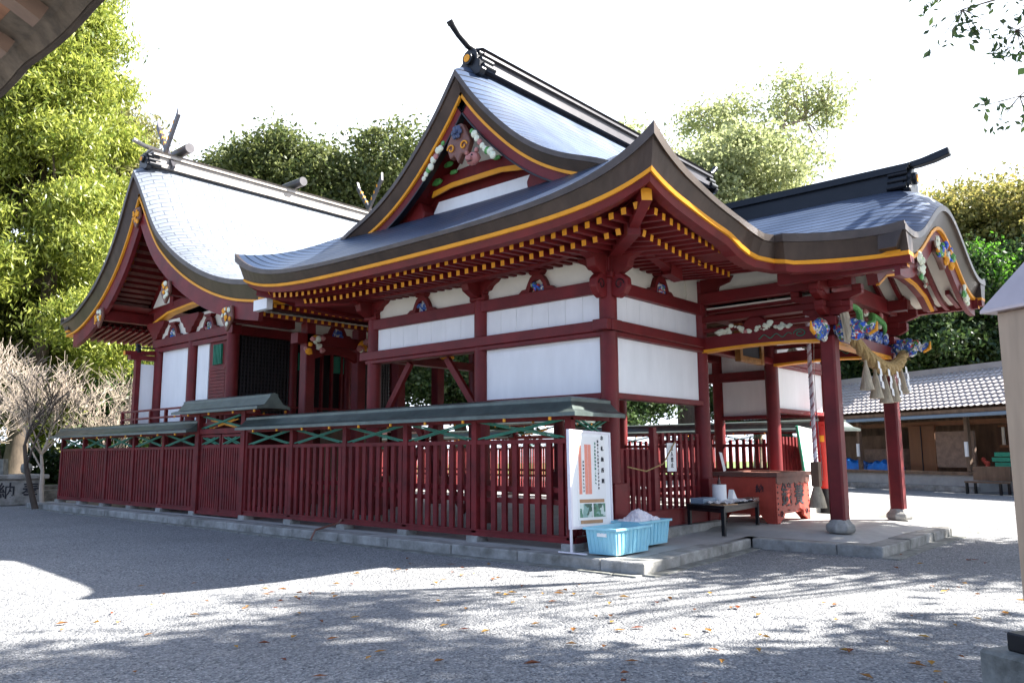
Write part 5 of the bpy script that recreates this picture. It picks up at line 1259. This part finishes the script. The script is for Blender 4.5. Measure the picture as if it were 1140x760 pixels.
rc = thing('red_cabinet', 'bright red cabinet with small brass plate just behind the near porch pillar', 'cabinet', (20.1, 6.9, .2))
q = MB(); q.box(19.3, 19.75, 6.95, 7.3, .75, 2.25); q.build('cabinet_body', 'brightred', rc, bevel=.01)
q = MB(); q.box(19.33, 19.72, 6.98, 7.27, .16, .75); q.build('cabinet_base', 'black', rc)
q = MB(); q.box(19.25, 19.8, 6.9, 7.35, 2.25, 2.33); q.build('cabinet_top', 'brightred', rc)
q = MB(); q.box(19.285, 19.3, 7.05, 7.16, 1.85, 2.0); q.build('brass_plate', 'gold', rc)

# ================================================================= NEAR RIGHT POST, TOP LEFT ROOF
nr = thing('metal_clad_pillar', 'tall bronze-coloured metal clad pillar with pyramid cap at the right edge', 'pillar', (5.75, .55, 0))
def rotp(a, b, z, c=(6.42, .66), an=R(-30)): return (c[0]+a*math.cos(an)-b*math.sin(an), c[1]+a*math.sin(an)+b*math.cos(an), z)
q = MB(); h_ = .30
def rbox(q, a0, a1, b0, b1, z0, z1):
    q.add([rotp(a, b, z) for z in (z0, z1) for a, b in ((a0, b0), (a1, b0), (a1, b1), (a0, b1))], [(0,3,2,1), (4,5,6,7), (0,1,5,4), (1,2,6,5), (2,3,7,6), (3,0,4,7)])
rbox(q, -h_, h_, -h_, h_, .42, 2.55); q.build('metal_cladding', 'beige', nr, bevel=.008)
q = MB(); e = h_+.07
q.add([rotp(-e, -e, 2.55), rotp(e, -e, 2.55), rotp(e, e, 2.55), rotp(-e, e, 2.55), rotp(0, 0, 3.15), rotp(-e, -e, 2.57), rotp(e, -e, 2.57), rotp(e, e, 2.57), rotp(-e, e, 2.57)], [(3,2,1,0), (0,1,6,5), (1,2,7,6), (2,3,8,7), (3,0,5,8), (5,6,4), (6,7,4), (7,8,4), (8,5,4)]); cp = q.build('pyramid_cap', 'pinkstone', nr)
q = MB(); q.blob(rotp(0, 0, 3.17), .06, 0); q.build('cap_knob', 'brownpaint', cp)
q = MB(); rbox(q, -h_-.08, h_+.08, -h_-.08, h_+.08, .30, .42); q.build('base_plate', 'black', nr, bevel=.01)
q = MB(); rbox(q, -.5, .5, -.5, .5, -.05, .30); q.build('base_stone', 'stone_dark', nr, bevel=.02)

ev = thing('eave_corner', 'weathered wooden eave of a neighbouring building hanging into the top left corner', 'building eave', (0, 5, 0))
EX, EZ0 = 1.07, 3.4
def esc(y): return .018*abs(math.sin(y*4.0))
q = MB(); P = []
for i in range(73):
    y = 1.0+i*.1; w_ = esc(y); P.append([(EX+.03+w_, y, EZ0-.03), (EX+.07+w_, y, EZ0+.05), (EX-.4, y, EZ0+.26), (EX-1.6, y, EZ0+.8), (EX-3.0, y, EZ0+1.5)])
q.grid(P); q.build('roof_sheet', 'fascia', ev)
q = MB(); P = [[(EX-.12, 1+i*.1, EZ0+.035), (EX-3, 1+i*.1, EZ0+1.32)] for i in range(73)]; q.grid(P); q.build('soffit_boards', 'warmwood', ev)
q = MB(); P = [[(EX-.12, 1+i*.1, EZ0+.033), (EX-.02+esc(1+i*.1), 1+i*.1, EZ0+.01), (EX+.03+esc(1+i*.1), 1+i*.1, EZ0-.035), (EX+.04+esc(1+i*.1), 1+i*.1, EZ0+.03)] for i in range(73)]; q.grid(P); q.build('eave_edge', 'eaveedge', ev)
q = MB(); q.tube([(EX+.05+esc(1+i*.1), 1+i*.1, EZ0-.02) for i in range(73)], .022, 6); q.build('eave_rim', 'bark', ev)
for y in np.arange(1.05, 8.0, .40):
    q = MB(); q.bar((EX-.05, y, EZ0-.025), (EX-2.9, y, EZ0+1.24), .085, .07); q.build('rafter', 'palewood', ev)
q = MB(); q.box(EX-1.2, EX-1.0, 1, 8.2, EZ0+.15, EZ0+.35); q.build('purlin', 'oldwood', ev)
for y in (1.2, 8.0):
    q = MB(); q.box(EX-2.6, EX-2.4, y-.1, y+.1, 0, EZ0+1.0); q.build('post', 'oldwood', ev)

# ================================================================= STALL BUILDING (far right)
def tilemat():
    m = bpy.data.materials.new('pale_pantile'); m.use_nodes = True; n = m.node_tree.nodes; l = m.node_tree.links; b = n['Principled BSDF']; b.inputs['Roughness'].default_value = .3; b.inputs['Metallic'].default_value = .0
    t = n.new('ShaderNodeTexCoord'); no = n.new('ShaderNodeTexNoise'); no.inputs['Scale'].default_value = 2; l.new(t.outputs['Object'], no.inputs['Vector'])
    r = n.new('ShaderNodeValToRGB'); r.color_ramp.elements[0].color = (.26, .23, .22, 1); r.color_ramp.elements[1].color = (.46, .43, .42, 1); l.new(no.outputs[0], r.inputs[0]); l.new(r.outputs[0], b.inputs['Base Color'])
    return m
M['tile'] = tilemat()
e0 = Vector((39.9, 14.8, 0)); dv = Vector((-3.81, -7.29, 0)).normalized(); nv = Vector((.887, -.463, 0))   # along the eave, away from camera
def sp(a, b, z): p = e0+dv*a+nv*b; return (p.x, p.y, z)
stl = thing('storage_shed', 'long open-fronted shed with pale tiled roof beyond the sunlit court', 'shed', tuple(e0+dv*8+nv*2))
LST = 20; q = MB(); P = []; nrow = 11
zs = lambda b: 3.34+.62*b*.9
for i in range(int((LST+6)/.07)+1):
    a = i*.07-6; row = []
    for k in range(nrow):
        for e_ in (0, .98):
            b = (k+e_)*.30; row.append(sp(a, b-.1, zs(b)+.05*max(0, math.sin(a*2*math.pi/.28))+.06*(1-e_)))
    P.append(row)
q.grid(P); q.build('tiled_roof', 'tile', stl, smooth=False)
def sbox(q, a0, a1, b0, b1, z0, z1):
    q.add([sp(a, b, z) for z in (z0, z1) for a, b in ((a0, b0), (a1, b0), (a1, b1), (a0, b1))], [(0,3,2,1), (4,5,6,7), (0,1,5,4), (1,2,6,5), (2,3,7,6), (3,0,4,7)])
q = MB(); sbox(q, -6, LST, 3.0, 3.35, zs(3.2), zs(3.2)+.28); q.build('ridge_tiles', 'tile', stl)
q = MB(); sbox(q, -6, LST, -.05, .15, 3.14, 3.30); q.build('eave_board', 'oldwood', stl)
q = MB(); sbox(q, -6, LST, -.18, -.04, 2.98, 3.12); q.build('gutter', 'bluegrey', stl, bevel=.02)
q = MB(); sbox(q, -6.2, 8.3, .3, 5.2, .0, .66); q.build('floor_platform', 'concrete', stl)
q = MB(); sbox(q, -6.2, 8.4, -.1, .3, .0, .22); q.build('step', 'stone', stl)
q = MB(); sbox(q, -6.2, 8.3, .22, .3, .66, .80); q.build('floor_edge', 'oldwood', stl)
for a in (-5.6, -2, 2.04, 7.81, 13.5, 19):
    q = MB(); sbox(q, a-.08, a+.08, .45, .61, .62, 3.1); q.build('post', 'oldwood', stl)
q = MB(); sbox(q, -6, LST, 5.0, 5.1, 0, 5.0); q.build('back_wall', 'oldwood', stl)
q = MB(); sbox(q, -1.2, 1.8, 2.6, 2.7, .8, 2.4); q.build('partition_board', 'oldwood', stl)
q = MB(); sbox(q, 3.72, 5.12, 1.8, 1.9, .7, 2.75); q.build('brown_door', 'newwood', stl)
q = MB(); sbox(q, 4.40, 4.43, 1.76, 1.80, .7, 2.75); q.build('door_gap', 'ink', stl)
q = MB()
for a in np.arange(-6, LST, 1.3): q.bar(sp(a, .2, 3.05), sp(a, 5, 5.0), .1, .14)
q.build('roof_rafters', 'oldwood', stl)
q = MB(); q.add([sp(-6, .1, 3.2), sp(LST, .1, 3.2), sp(LST, 4.9, 5.2), sp(-6, 4.9, 5.2)], [(0,1,2,3)]); q.build('ceiling_boards', 'palewood', stl)
q = MB(); sbox(q, -6, LST, 2.0, 2.15, 2.75, 2.95); q.build('cross_beam', 'newwood', stl)
q = MB(); sbox(q, 5.85, 7.7, 1.0, 1.1, .95, 2.45); q.build('plank_wall', 'palewood', stl)
# things in and before the shed
def heap(a0, a1, b0, b1, z0, h, name, mt, lab, cat):
    q = MB(); P = [[sp(lerp(a0, a1, i/16), lerp(b0, b1, j/8), z0+h*(math.sin(math.pi*(.08+.84*i/16))**.4)*(math.sin(math.pi*(.05+.9*j/8))**.3)*(.85+.15*math.sin(i*1.3+j))-(.3 if i in (0, 16) or j in (0, 8) else 0)) for j in range(9)] for i in range(17)]
    q.grid(P); tag(q.build(name, mt, smooth=True), lab, cat)
heap(-.6, 1.95, .6, 1.7, .8, .55, 'blue_tarpaulin', 'tarp', 'blue tarpaulin heap left of the first shed post', 'tarpaulin')
heap(2.1, 3.5, .7, 1.8, .8, .48, 'blue_tarpaulin', 'tarp', 'lighter blue tarpaulin heap just right of the first shed post', 'tarpaulin')
q = MB(); sbox(q, .9, 3.3, 1.9, 2.5, .7, 1.75); tag(q.build('cardboard_carton', 'palewood'), 'brown boarded carton behind the blue tarpaulins', 'carton')
bn = thing('wooden_bench', 'folded brown wooden bench standing before the shed on the court', 'bench', sp(9.5, -.6, 0))
q = MB(); sbox(q, 8.75, 10.3, -.5, -.42, .5, 1.04); q.build('backrest', 'oldwood', bn)
q = MB(); sbox(q, 8.75, 10.3, -1.0, -.5, .42, .48); q.build('seat', 'oldwood', bn)
for a in (8.82, 10.22):
    for b in (-.95, -.5): 
        q = MB(); sbox(q, a-.04, a+.04, b-.04, b+.04, 0, .42); q.build('leg', 'black', bn)
for k in range(4):
    q = MB(); sbox(q, 8.5+.12*(k%2), 12, .9, 1.7, .8+k*.2, .97+k*.2); tag(q.build('green_board', 'teal', bevel=.01), ['lowest', 'second lowest', 'second highest', 'topmost'][k]+' green board of the pile right of the bench', 'board', 'green boards piled in the shed')
q = MB()
for k in range(8): q.blob(sp(8.15+random.uniform(-.1, .1), 1.0, .9+random.uniform(0, .4)), .09, 0, 8)
tag(q.build('red_bundle', 'orange'), 'small red bundle left of the green boards', 'bundle')
rk = thing('slatted_rack', 'cream slatted railing panel standing at the right end of the shed', 'rack', sp(10, 1.5, .6))
q = MB()
for k in range(14): sbox(q, 7.95+k*.3, 8.05+k*.3, 2.3, 2.36, 1.85, 2.6)
q.build('slats', 'cream', rk); q = MB(); sbox(q, 7.85, 12.2, 2.25, 2.4, 1.75, 1.87); sbox(q, 7.85, 12.2, 2.25, 2.4, 2.6, 2.68); q.build('rails', 'newwood', rk)
for a in (2.04, 7.81):
    q = MB(); sbox(q, a-.07, a+.07, .38, .44, 1.4, 2.0); tag(q.build('white_notice', 'paper'), 'white notice strip on the '+('left' if a < 5 else 'right')+' shed post', 'notice')

# ================================================================= STONE SIGN, LEFT
ss = thing('stone_pedestal', 'grey carved stone pedestal with two characters left of the fence', 'stone pedestal', (9.6, 30.6, 0))
q = MB(); q.box(8.5, 10.15, 30.0, 31.5, 0, .85); sb = q.build('pedestal_block', 'stone', ss, bevel=.03)
q = MB(); q.box(8.4, 10.25, 29.9, 31.6, .85, 1.0); q.build('cap_stone', 'stone', ss, bevel=.03)
q = MB(); q.lathe((9.0, 30.7, 1.0), [(.24, 0), (.22, .25), (.2, .5), (.2, .52)], 4); q.blob((9.7, 30.5, 1.2), .2, 0); q.build('lantern_stub', 'stone_dark', ss)
xd = Vector((1, 0, 0))
text('納', .55, 'carved_character', 'ink', sb, face_mw((9.0, 29.98, .45), (1, 0, 0), (0, 0, 1)))
text('奉', .55, 'carved_character', 'ink', sb, face_mw((9.72, 29.98, .45), (1, 0, 0), (0, 0, 1)))
q = MB(); q.box(10.3, 14, 31.0, 31.5, 0, .45); q.box(10.3, 14, 31.1, 31.4, .45, .6); tag(q.build('stone_kerb_wall', 'stone_dark', bevel=.03), 'low mossy stone wall to the right of the stone pedestal', 'wall')

# ================================================================= TREES
def leaf_mesh(name, pts, size, mtl, droop=0, elong=1.6):
    """one quad per leaf, numpy built"""
    n = len(pts); a = rng.normal(size=(n, 3)); a[:, 2] -= droop; a /= np.linalg.norm(a, axis=1)[:, None]
    b = rng.normal(size=(n, 3)); b -= (a*b).sum(1)[:, None]*a; b /= np.linalg.norm(b, axis=1)[:, None]
    s = size*rng.uniform(.6, 1.4, size=(n, 1)); A = a*s*elong*.5; B = b*s*.5
    V = np.stack([pts-A, pts+B*.9, pts+A, pts-B*.9], 1).reshape(-1, 3)
    me = bpy.data.meshes.new(name); me.vertices.add(4*n); me.vertices.foreach_set('co', V.astype(np.float32).ravel())
    me.loops.add(4*n); me.loops.foreach_set('vertex_index', np.arange(4*n, dtype=np.int32)); me.polygons.add(n)
    me.polygons.foreach_set('loop_start', np.arange(0, 4*n, 4, dtype=np.int32)); me.polygons.foreach_set('loop_total', np.full(n, 4, dtype=np.int32))
    me.update(calc_edges=True); me.materials.append(mtl); return me
def crown_pts(lobes, nclump, nleaf, cr, shell=.75):
    out_ = []; tot = sum(l[3]*l[4]*l[5] for l in lobes)**1.0
    for (cx, cy, cz, rx, ry, rz) in lobes:
        k = max(3, int(nclump*rx*ry*rz/tot)); d = rng.normal(size=(k, 3)); d /= np.linalg.norm(d, axis=1)[:, None]
        r = shell+(1-shell)*rng.random((k, 1)); r *= 1+.12*rng.normal(size=(k, 1))
        c = d*r*np.array([rx, ry, rz])+np.array([cx, cy, cz])
        cs = cr*rng.uniform(.5, 1.4, size=(k, 1, 1))
        out_.append((c[:, None, :]+rng.normal(size=(k, nleaf, 3))*cs*np.array([1, 1, .7])).reshape(-1, 3))
    return np.concatenate(out_)
def trunk(mb, p0, p1, r0, r1, wig=.3, n=8, m=0):
    p0 = Vector(p0); p1 = Vector(p1); pts = []; rs = []
    for k in range(n+1):
        t = k/n; p = p0.lerp(p1, t)+Vector((random.uniform(-1, 1), random.uniform(-1, 1), 0))*wig*math.sin(math.pi*t); pts.append(p); rs.append(lerp(r0, r1, t)*(1.25 if k == 0 else 1))
    mb.tube(pts, rs, 9, m); return pts
MESHES = {}
def tree(name, label, cat, base, lobes, mtl, size, nclump, nleaf, cr, trunk_r=.35, top=None, key=None, group=None, bark='bark', droop=0, shell=.75, elong=1.6, branches=8, extra=None):
    """lobes are relative to the base point"""
    root = thing(name, label, cat, base, group)
    bx_, by_, bz_ = base
    if key in MESHES: me = MESHES[key]
    else:
        me = leaf_mesh('crown', crown_pts(lobes, nclump, nleaf, cr, shell), size, mtl, droop, elong)
        if key: MESHES[key] = me
    o = bpy.data.objects.new('crown', me); COL.objects.link(o); o.parent = root
    mb = MB(); zt = top or max(l[2] for l in lobes)
    pts = trunk(mb, base, (bx_+lobes[0][0]*.6, by_+lobes[0][1]*.6, bz_+zt), trunk_r, trunk_r*.25)
    for k in range(branches):
        l_ = random.choice(lobes); s0 = pts[random.randint(3, 6)]
        d = Vector((random.uniform(-.8, .8)*l_[3], random.uniform(-.8, .8)*l_[4], random.uniform(-.5, .7)*l_[5])); e_ = Vector((bx_+l_[0], by_+l_[1], bz_+l_[2]))+d
        m_ = s0.lerp(e_, .5)+Vector((random.uniform(-.4, .4), random.uniform(-.4, .4), -.3)); mb.tube([s0, m_, e_], [trunk_r*.4, trunk_r*.25, trunk_r*.06], 6)
    mb.build('trunk', bark, root, smooth=True)
    if extra: extra(root)
    return root
def lobeset(n, R_, H, zc, r, seed):
    rs = np.random.default_rng(seed); L = [(0, 0, zc, r*1.1, r*1.1, r)]
    for k in range(n):
        a = rs.uniform(0, 2*math.pi); rr = R_*rs.uniform(.35, 1); zz = zc+rs.uniform(-1, 1)*H; q_ = r*rs.uniform(.55, .95)*(1-.2*abs(zz-zc)/H)
        L.append((rr*math.cos(a), rr*math.sin(a), zz, q_, q_, q_*.8))
    return L
TG = 'trees around the shrine precinct'
# left conifer with drooping sprays
con = []
rs_ = np.random.default_rng(3)
for k in range(58):
    z = 6.5+k*.36; rr = 5.4*(1-(z/31)**1.6); a = k*2.4+rs_.uniform(-.4, .4); con.append((rr*.72*math.cos(a), rr*.72*math.sin(a), z, 1.5, 1.5, 1.0))
tree('conifer_tree', 'tall yellow-green conifer with drooping sprays at the left edge', 'tree', (11.6, 38.2, 0), con, L1, .08, 2500, 130, .40, .40, 25, bark='bark', droop=1.1, elong=3.4, branches=40)
tree('conifer_tree', 'dull olive conifer just right of the tall yellow-green one', 'tree', (17.2, 45, 0), [(l[0], l[1], l[2]*.74, l[3], l[4], l[5]) for l in con], L7, .12, 1300, 80, .5, .5, 18, bark='barkgrey', droop=.9, elong=2.8, branches=40)
tree('broadleaf_tree', 'mid green bushy tree low behind the bare trees on the left', 'tree', (12.5, 44, 0), lobeset(10, 5, 3.4, 6.6, 3.0, 5), L2, .15, 620, 110, .5, .4)
tree('broadleaf_tree', 'dark undergrowth tree behind the far end of the red fence', 'tree', (18.0, 41, 0), lobeset(8, 3.4, 2.4, 4.0, 2.2, 6), L3, .15, 420, 100, .5, .3)
tree('broadleaf_tree', 'dark green tree at the far left behind the stone pedestal', 'tree', (5.0, 47, 0), lobeset(9, 5, 3.6, 7.0, 3.2, 7), L3, .16, 560, 100, .6, .45)
for k, (x, y, lab) in enumerate(((8.0, 40.5, 'leaning dark trunk left of the bare trees'), (10.0, 48, 'straight dark trunk far behind the bare trees'), (12.0, 49, 'second straight dark trunk in the shade of the wood'), (7.0, 50, 'thin dark trunk at the left edge of the wood'), (14.5, 47, 'dark trunk behind the left end of the fence'))):
    t_ = thing('shaded_tree', lab, 'tree', (x, y, 0), 'dark trunks in the wood at the left'); q = MB(); trunk(q, (x, y, 0), (x+(.9 if k == 0 else random.uniform(-.3, .3)), y, 8), .38 if k == 0 else .26, .16); q.build('trunk', 'bark', t_, smooth=True)
sb_ = tree('shrub', 'low dark shrubbery on the bank behind the stone pedestal', 'shrub', (8.5, 52, 0), [(dx, 0, 1.0, 2.2, 1.5, 1.2) for dx in (-9, -6, -3, 0, 3, 6, 9, 12)], L3, .16, 380, 90, .5, .1, 1.2, branches=3)
# round dark clump above the sanctuary roof
tree('broadleaf_tree', 'rounded dense camphor tree rising above the sanctuary ridge', 'tree', (27.5, 45.6, 0), lobeset(26, 7.6, 1.8, 17.4, 4.1, 11), L2b, .16, 1900, 140, .5, .8)
tree('broadleaf_tree', 'dark camphor crown partly hidden behind the gable of the hall', 'tree', (33.0, 40.6, 0), lobeset(22, 5.8, 1.8, 17.2, 3.9, 12), L2b, .16, 1400, 140, .5, .8)
tree('broadleaf_tree', 'pale golden-green tree rising above the hall ridge', 'tree', (42.6, 23.6, 0), lobeset(28, 7.0, 2.3, 15.4, 4.1, 14), L4, .15, 1900, 130, .5, .7)
sp_l = [(.6, -.8, 23.2, 1.9, 1.9, 1.3), (-2.0, 1.8, 24.2, 2.2, 2.2, 1.2), (-.2, .4, 25.4, 1.9, 1.9, 1.1), (2.4, -2.6, 25.4, 1.9, 1.9, 1.2), (3.2, -4.6, 24.8, 1.8, 1.8, 1.0), (3.0, -3.6, 21.6, 1.3, 1.3, .7), (1.4, -3.0, 26.8, 1.7, 1.7, .8), (2.8, -5.4, 26.2, 1.3, 1.3, .8)]
def limbs(root):
    b = Vector((50.6, 22.9, 0)); mb = MB(); main = [b+Vector(p) for p in ((0, 0, 20.5), (-.1, -.7, 22.3), (.8, -1.8, 22.9), (1.4, -2.4, 24.0), (2.3, -3.6, 24.4), (3.0, -4.8, 25.3))]
    mb.tube(main, [.26, .22, .19, .16, .10, .04], 7); up_ = [b+Vector(p) for p in ((0, 0, 20.5), (-.6, .6, 22.5), (-1.4, 1.4, 24.0), (-2.2, 2.2, 25.2))]; mb.tube(up_, [.2, .15, .09, .03], 7)
    for l_ in sp_l:
        for k in range(7):
            e_ = b+Vector((l_[0]+random.uniform(-1, 1)*l_[3], l_[1]+random.uniform(-1, 1)*l_[4], l_[2]+random.uniform(-.6, 1)*l_[5])); s0 = min(main[1:]+up_[1:], key=lambda q: (q-e_).length+random.uniform(0, 1.2))
            mb.tube([s0, s0.lerp(e_, .35)+Vector((0, 0, random.uniform(-.2, .5))), s0.lerp(e_, .7)+Vector((random.uniform(-.3, .3), 0, random.uniform(-.1, .3))), e_], [.06, .04, .025, .01], 5)
    mb.build('limbs', 'barkgrey', root, smooth=True)
tree('sparse_tree', 'thin sparse branches of a tall tree against the sky right of centre', 'tree', (50.6, 22.9, 0), sp_l, L4, .17, 300, 28, .5, .3, 20.8, bark='barkgrey', shell=.4, branches=0, extra=limbs)
# right group
tree('broadleaf_tree', 'golden topped tree above the shed roof at the right', 'tree', (57.0, 10.0, 0), lobeset(16, 5.6, 4.0, 13.6, 3.7, 21), L4b, .16, 1100, 110, .5, .7)
tree('broadleaf_tree', 'dark green tree standing in front of the golden topped one', 'tree', (52.5, 8.6, 0), lobeset(13, 4.6, 3.2, 8.6, 3.0, 22), L3, .16, 760, 100, .5, .6, shell=.6)
tree('broadleaf_tree', 'bright green tree low beside the porch eave at the right', 'tree', (50.5, 9.6, 0), lobeset(6, 1.8, 1.5, 11.0, 1.7, 23), leafmat('leaf_fresh', (.06, .2, .012), (.16, .36, .04), .5), .13, 420, 90, .4, .5)
for k, (x, y, sc_, lab) in enumerate(((48.5, 14.5, 1, 'dark tree behind the shed, seen between the porch pillars'), (47.5, 19.5, .95, 'dark tree behind the shed, hidden by the right of the hall'), (36, 25, .8, 'dark tree seen through the front opening of the hall'), (31.5, 31.5, .85, 'dark tree seen through the open side bay of the hall'), (26, 36, .7, 'dark tree behind the far fence of the sanctuary'), (53, 4, 1, 'dark tree beyond the shed at the far right'))):
    r_ = tree('broadleaf_tree', lab, 'tree', (x, y, 0), lobeset(11, 4.6, 3.6, 7.6, 3.0, 30), L3, .17, 560, 90, .55, .45, key='darkbelt', shell=.55)
    for c in r_.children:
        if c.name.startswith('crown'): c.scale = (sc_, sc_, sc_); c.rotation_euler.z = k*1.3
# bare trees on the left
def bare(name, label, base, h, mtl, r0, depth, spread, seed, lean=(0, 0), n0=6, thin=.006):
    rs = random.Random(seed); root = thing(name, label, 'tree', base); tb_ = MB(); br_ = MB()
    def grow(p, d, L, r, lv):
        d = d.normalized(); pts = [p]; q_ = p
        for k in range(3):
            d = (d+Vector((rs.uniform(-1, 1), rs.uniform(-1, 1), rs.uniform(-.3, .6)))*.16).normalized(); q_ = q_+d*L/3; pts.append(q_)
        r1 = max(r*.55, thin); (tb_ if lv == 0 else br_).tube(pts, [r, lerp(r, r1, .33), lerp(r, r1, .66), r1], 5 if lv else 8, 0, cap=False)
        if lv >= depth: return
        for k in range(n0 if lv == 0 else rs.choice((3, 4, 4))):
            s_ = pts[rs.choice((1, 2, 3, 3))] if lv else pts[rs.choice((2, 3, 3))]
            nd = (d*.75+Vector((rs.uniform(-1, 1), rs.uniform(-1, 1), rs.uniform(-.25, .9)))*spread).normalized()
            grow(s_, nd, L*rs.uniform(.6, .85), r1*.72, lv+1)
    grow(Vector(base), Vector((lean[0], lean[1], 1)), h, r0, 0)
    tb_.build('trunk', mtl, root, smooth=True); br_.build('branches', mtl, root, smooth=True); return root
bare('bare_tree', 'large bare tree with pale sunlit twigs left of the sanctuary', (9.9, 29.4, 0), 1.7, 'twig', .08, 5, .85, 5, (-.1, .1), 7, .0055)
bare('bare_tree', 'bare pale tree leaning behind the left end of the fence', (11.8, 30.6, 0), 1.7, 'twig', .08, 5, .8, 9, (.35, 0), 6, .0055)
bare('bare_tree', 'bare pale tree at the left edge above the stone pedestal', (8.6, 33.0, 0), 2.2, 'twig', .08, 5, .8, 14, (-.2, 0), 6, .0055)
bare('plum_tree', 'crooked dark plum trunk at the left end of the red fence', (9.05, 27.4, 0), 2.0, 'bark', .10, 3, .8, 21, (-.12, .15), 3, .012)
# tree overhead at the right whose twigs enter the frame, and a second shade tree
def shade_tree(label, base, lobes, n, seed, nl=50, size=.15, cr=.42):
    root = thing('evergreen_tree', label, 'tree', base)
    me = leaf_mesh('crown', crown_pts(lobes, n, nl, cr, .3), size, L3, .3, 2.0); o = bpy.data.objects.new('crown', me); COL.objects.link(o); o.parent = root
    mb = MB(); b = Vector(base); pts = trunk(mb, b, b+Vector((lobes[-1][0]*.5, lobes[-1][1]*.5, 9)), .38, .14)
    for l_ in lobes:
        for k in range(3):
            e_ = b+Vector((l_[0]+random.uniform(-.8, .8)*l_[3], l_[1]+random.uniform(-.8, .8)*l_[4], l_[2]+random.uniform(-.4, .6)*l_[5])); s0 = pts[random.randint(4, 7)]
            mb.tube([s0, s0.lerp(e_, .5)+Vector((0, 0, .5)), e_], [.06, .03, .008], 6)
    mb.build('trunk', 'bark', root, smooth=True); return root
SHL = [(-2.1, -.2, 13.6, .9, .9, .7), (-3.4, -1.1, 13.8, 1.1, 1.1, .8), (-4.5, -1.6, 13.6, 1.3, 1.3, .8), (-5.2, -.2, 13.6, 1.1, 1.1, .8), (-3.7, -2.8, 13.6, .9, .9, .7), (.4, 1.5, 10, 1.5, 1.5, 1.0), (2.9, -2.2, 10.5, 2.2, 2.2, 1.4), (3.6, -.9, 9.6, 2.2, 2.2, 1.2), (2.0, 2.4, 9.4, 2.6, 2.6, 1.4), (-1.5, 3.6, 8.4, 1.8, 1.8, 1.0)]
st1 = shade_tree('broad evergreen tree beside the court, its twigs hanging into the top right corner', (19.6, -3.4, 0), SHL, 420, 1)
tw = []
mb = MB()
for (c, n_) in (((12.05, 2.12, 7.5), 10), ((12.45, 1.55, 7.15), 12), ((12.6, 1.62, 6.25), 9), ((11.9, 2.3, 8.0), 9), ((12.9, 1.3, 8.0), 12)):
    c = Vector(c); mb.tube([Vector((16.5, -1.0, 9.0)), c.lerp(Vector((16.5, -1.0, 9.0)), .4)+Vector((0, 0, .5)), c+Vector((0, 0, .25))], [.05, .03, .008], 6)
    for k in range(n_):
        e_ = c+Vector((random.uniform(-.6, .6), random.uniform(-.6, .6), random.uniform(-.3, .2))); mb.tube([c+Vector((0, 0, .25)), c.lerp(e_, .5)+Vector((0, 0, .1)), e_], [.007, .005, .003], 4)
        for j in range(9): tw.append(np.array(c.lerp(e_, .35+.08*j))+rng.normal(size=3)*.045)
me = leaf_mesh('overhanging_leaves', np.array(tw), .055, L3, .6, 2.2); o = bpy.data.objects.new('overhanging_leaves', me); COL.objects.link(o); o.parent = st1; o.matrix_parent_inverse = Matrix.Translation((-19.6, 3.4, 0))
mb.build('overhanging_twigs', 'bark', st1, smooth=True)
shade_tree('dark evergreen tree by the court to the right of the metal clad pillar', (15.0, -8.0, 0), [(-3.2, 4.3, 8.5, 1.5, 1.5, 1.0), (-1.7, 3.3, 8.5, 1.5, 1.5, 1.0), (-5.2, 5.4, 8.3, 1.5, 1.5, .9), (-.2, 2.3, 8.5, 1.6, 1.6, 1.0), (-7.0, 5.8, 8.0, 1.5, 1.5, .9), (-1, 0, 10, 2.5, 2.5, 1.5), (-9, 4.0, 7.6, 1.8, 1.8, 1)], 330, 2)
# fallen leaves
n = 190; V = []; Fq = MB()
for k in range(n):
    x = random.uniform(2.5, 14); y = random.uniform(1.2, 12)
    if k % 3: x = random.uniform(3, 9.0); y = random.uniform(1.5, 9)
    if x > 9 and y > 3.9: y = random.uniform(.8, 3.6)
    if x > 8.8 and y > 5.6: continue
    a = random.uniform(0, 6.28); l_ = random.uniform(.035, .07); w_ = l_*.45; z = .012+gz(x, y)*1+random.uniform(.002, .01)
    c_, s_ = math.cos(a), math.sin(a); up_ = random.uniform(.004, .02)
    pt = lambda u, v_, h: (x+u*c_-v_*s_, y+u*s_+v_*c_, z+h)
    Fq.add([pt(-l_, 0, 0), pt(0, -w_, up_), pt(l_, 0, up_*.4), pt(0, w_, up_), pt(0, 0, 0)], [(0, 1, 4), (1, 2, 4), (2, 3, 4), (3, 0, 4)])
stuff(Fq.build('fallen_leaves', L5), 'red, brown and yellow fallen leaves scattered over the grey gravel', 'fallen leaves')
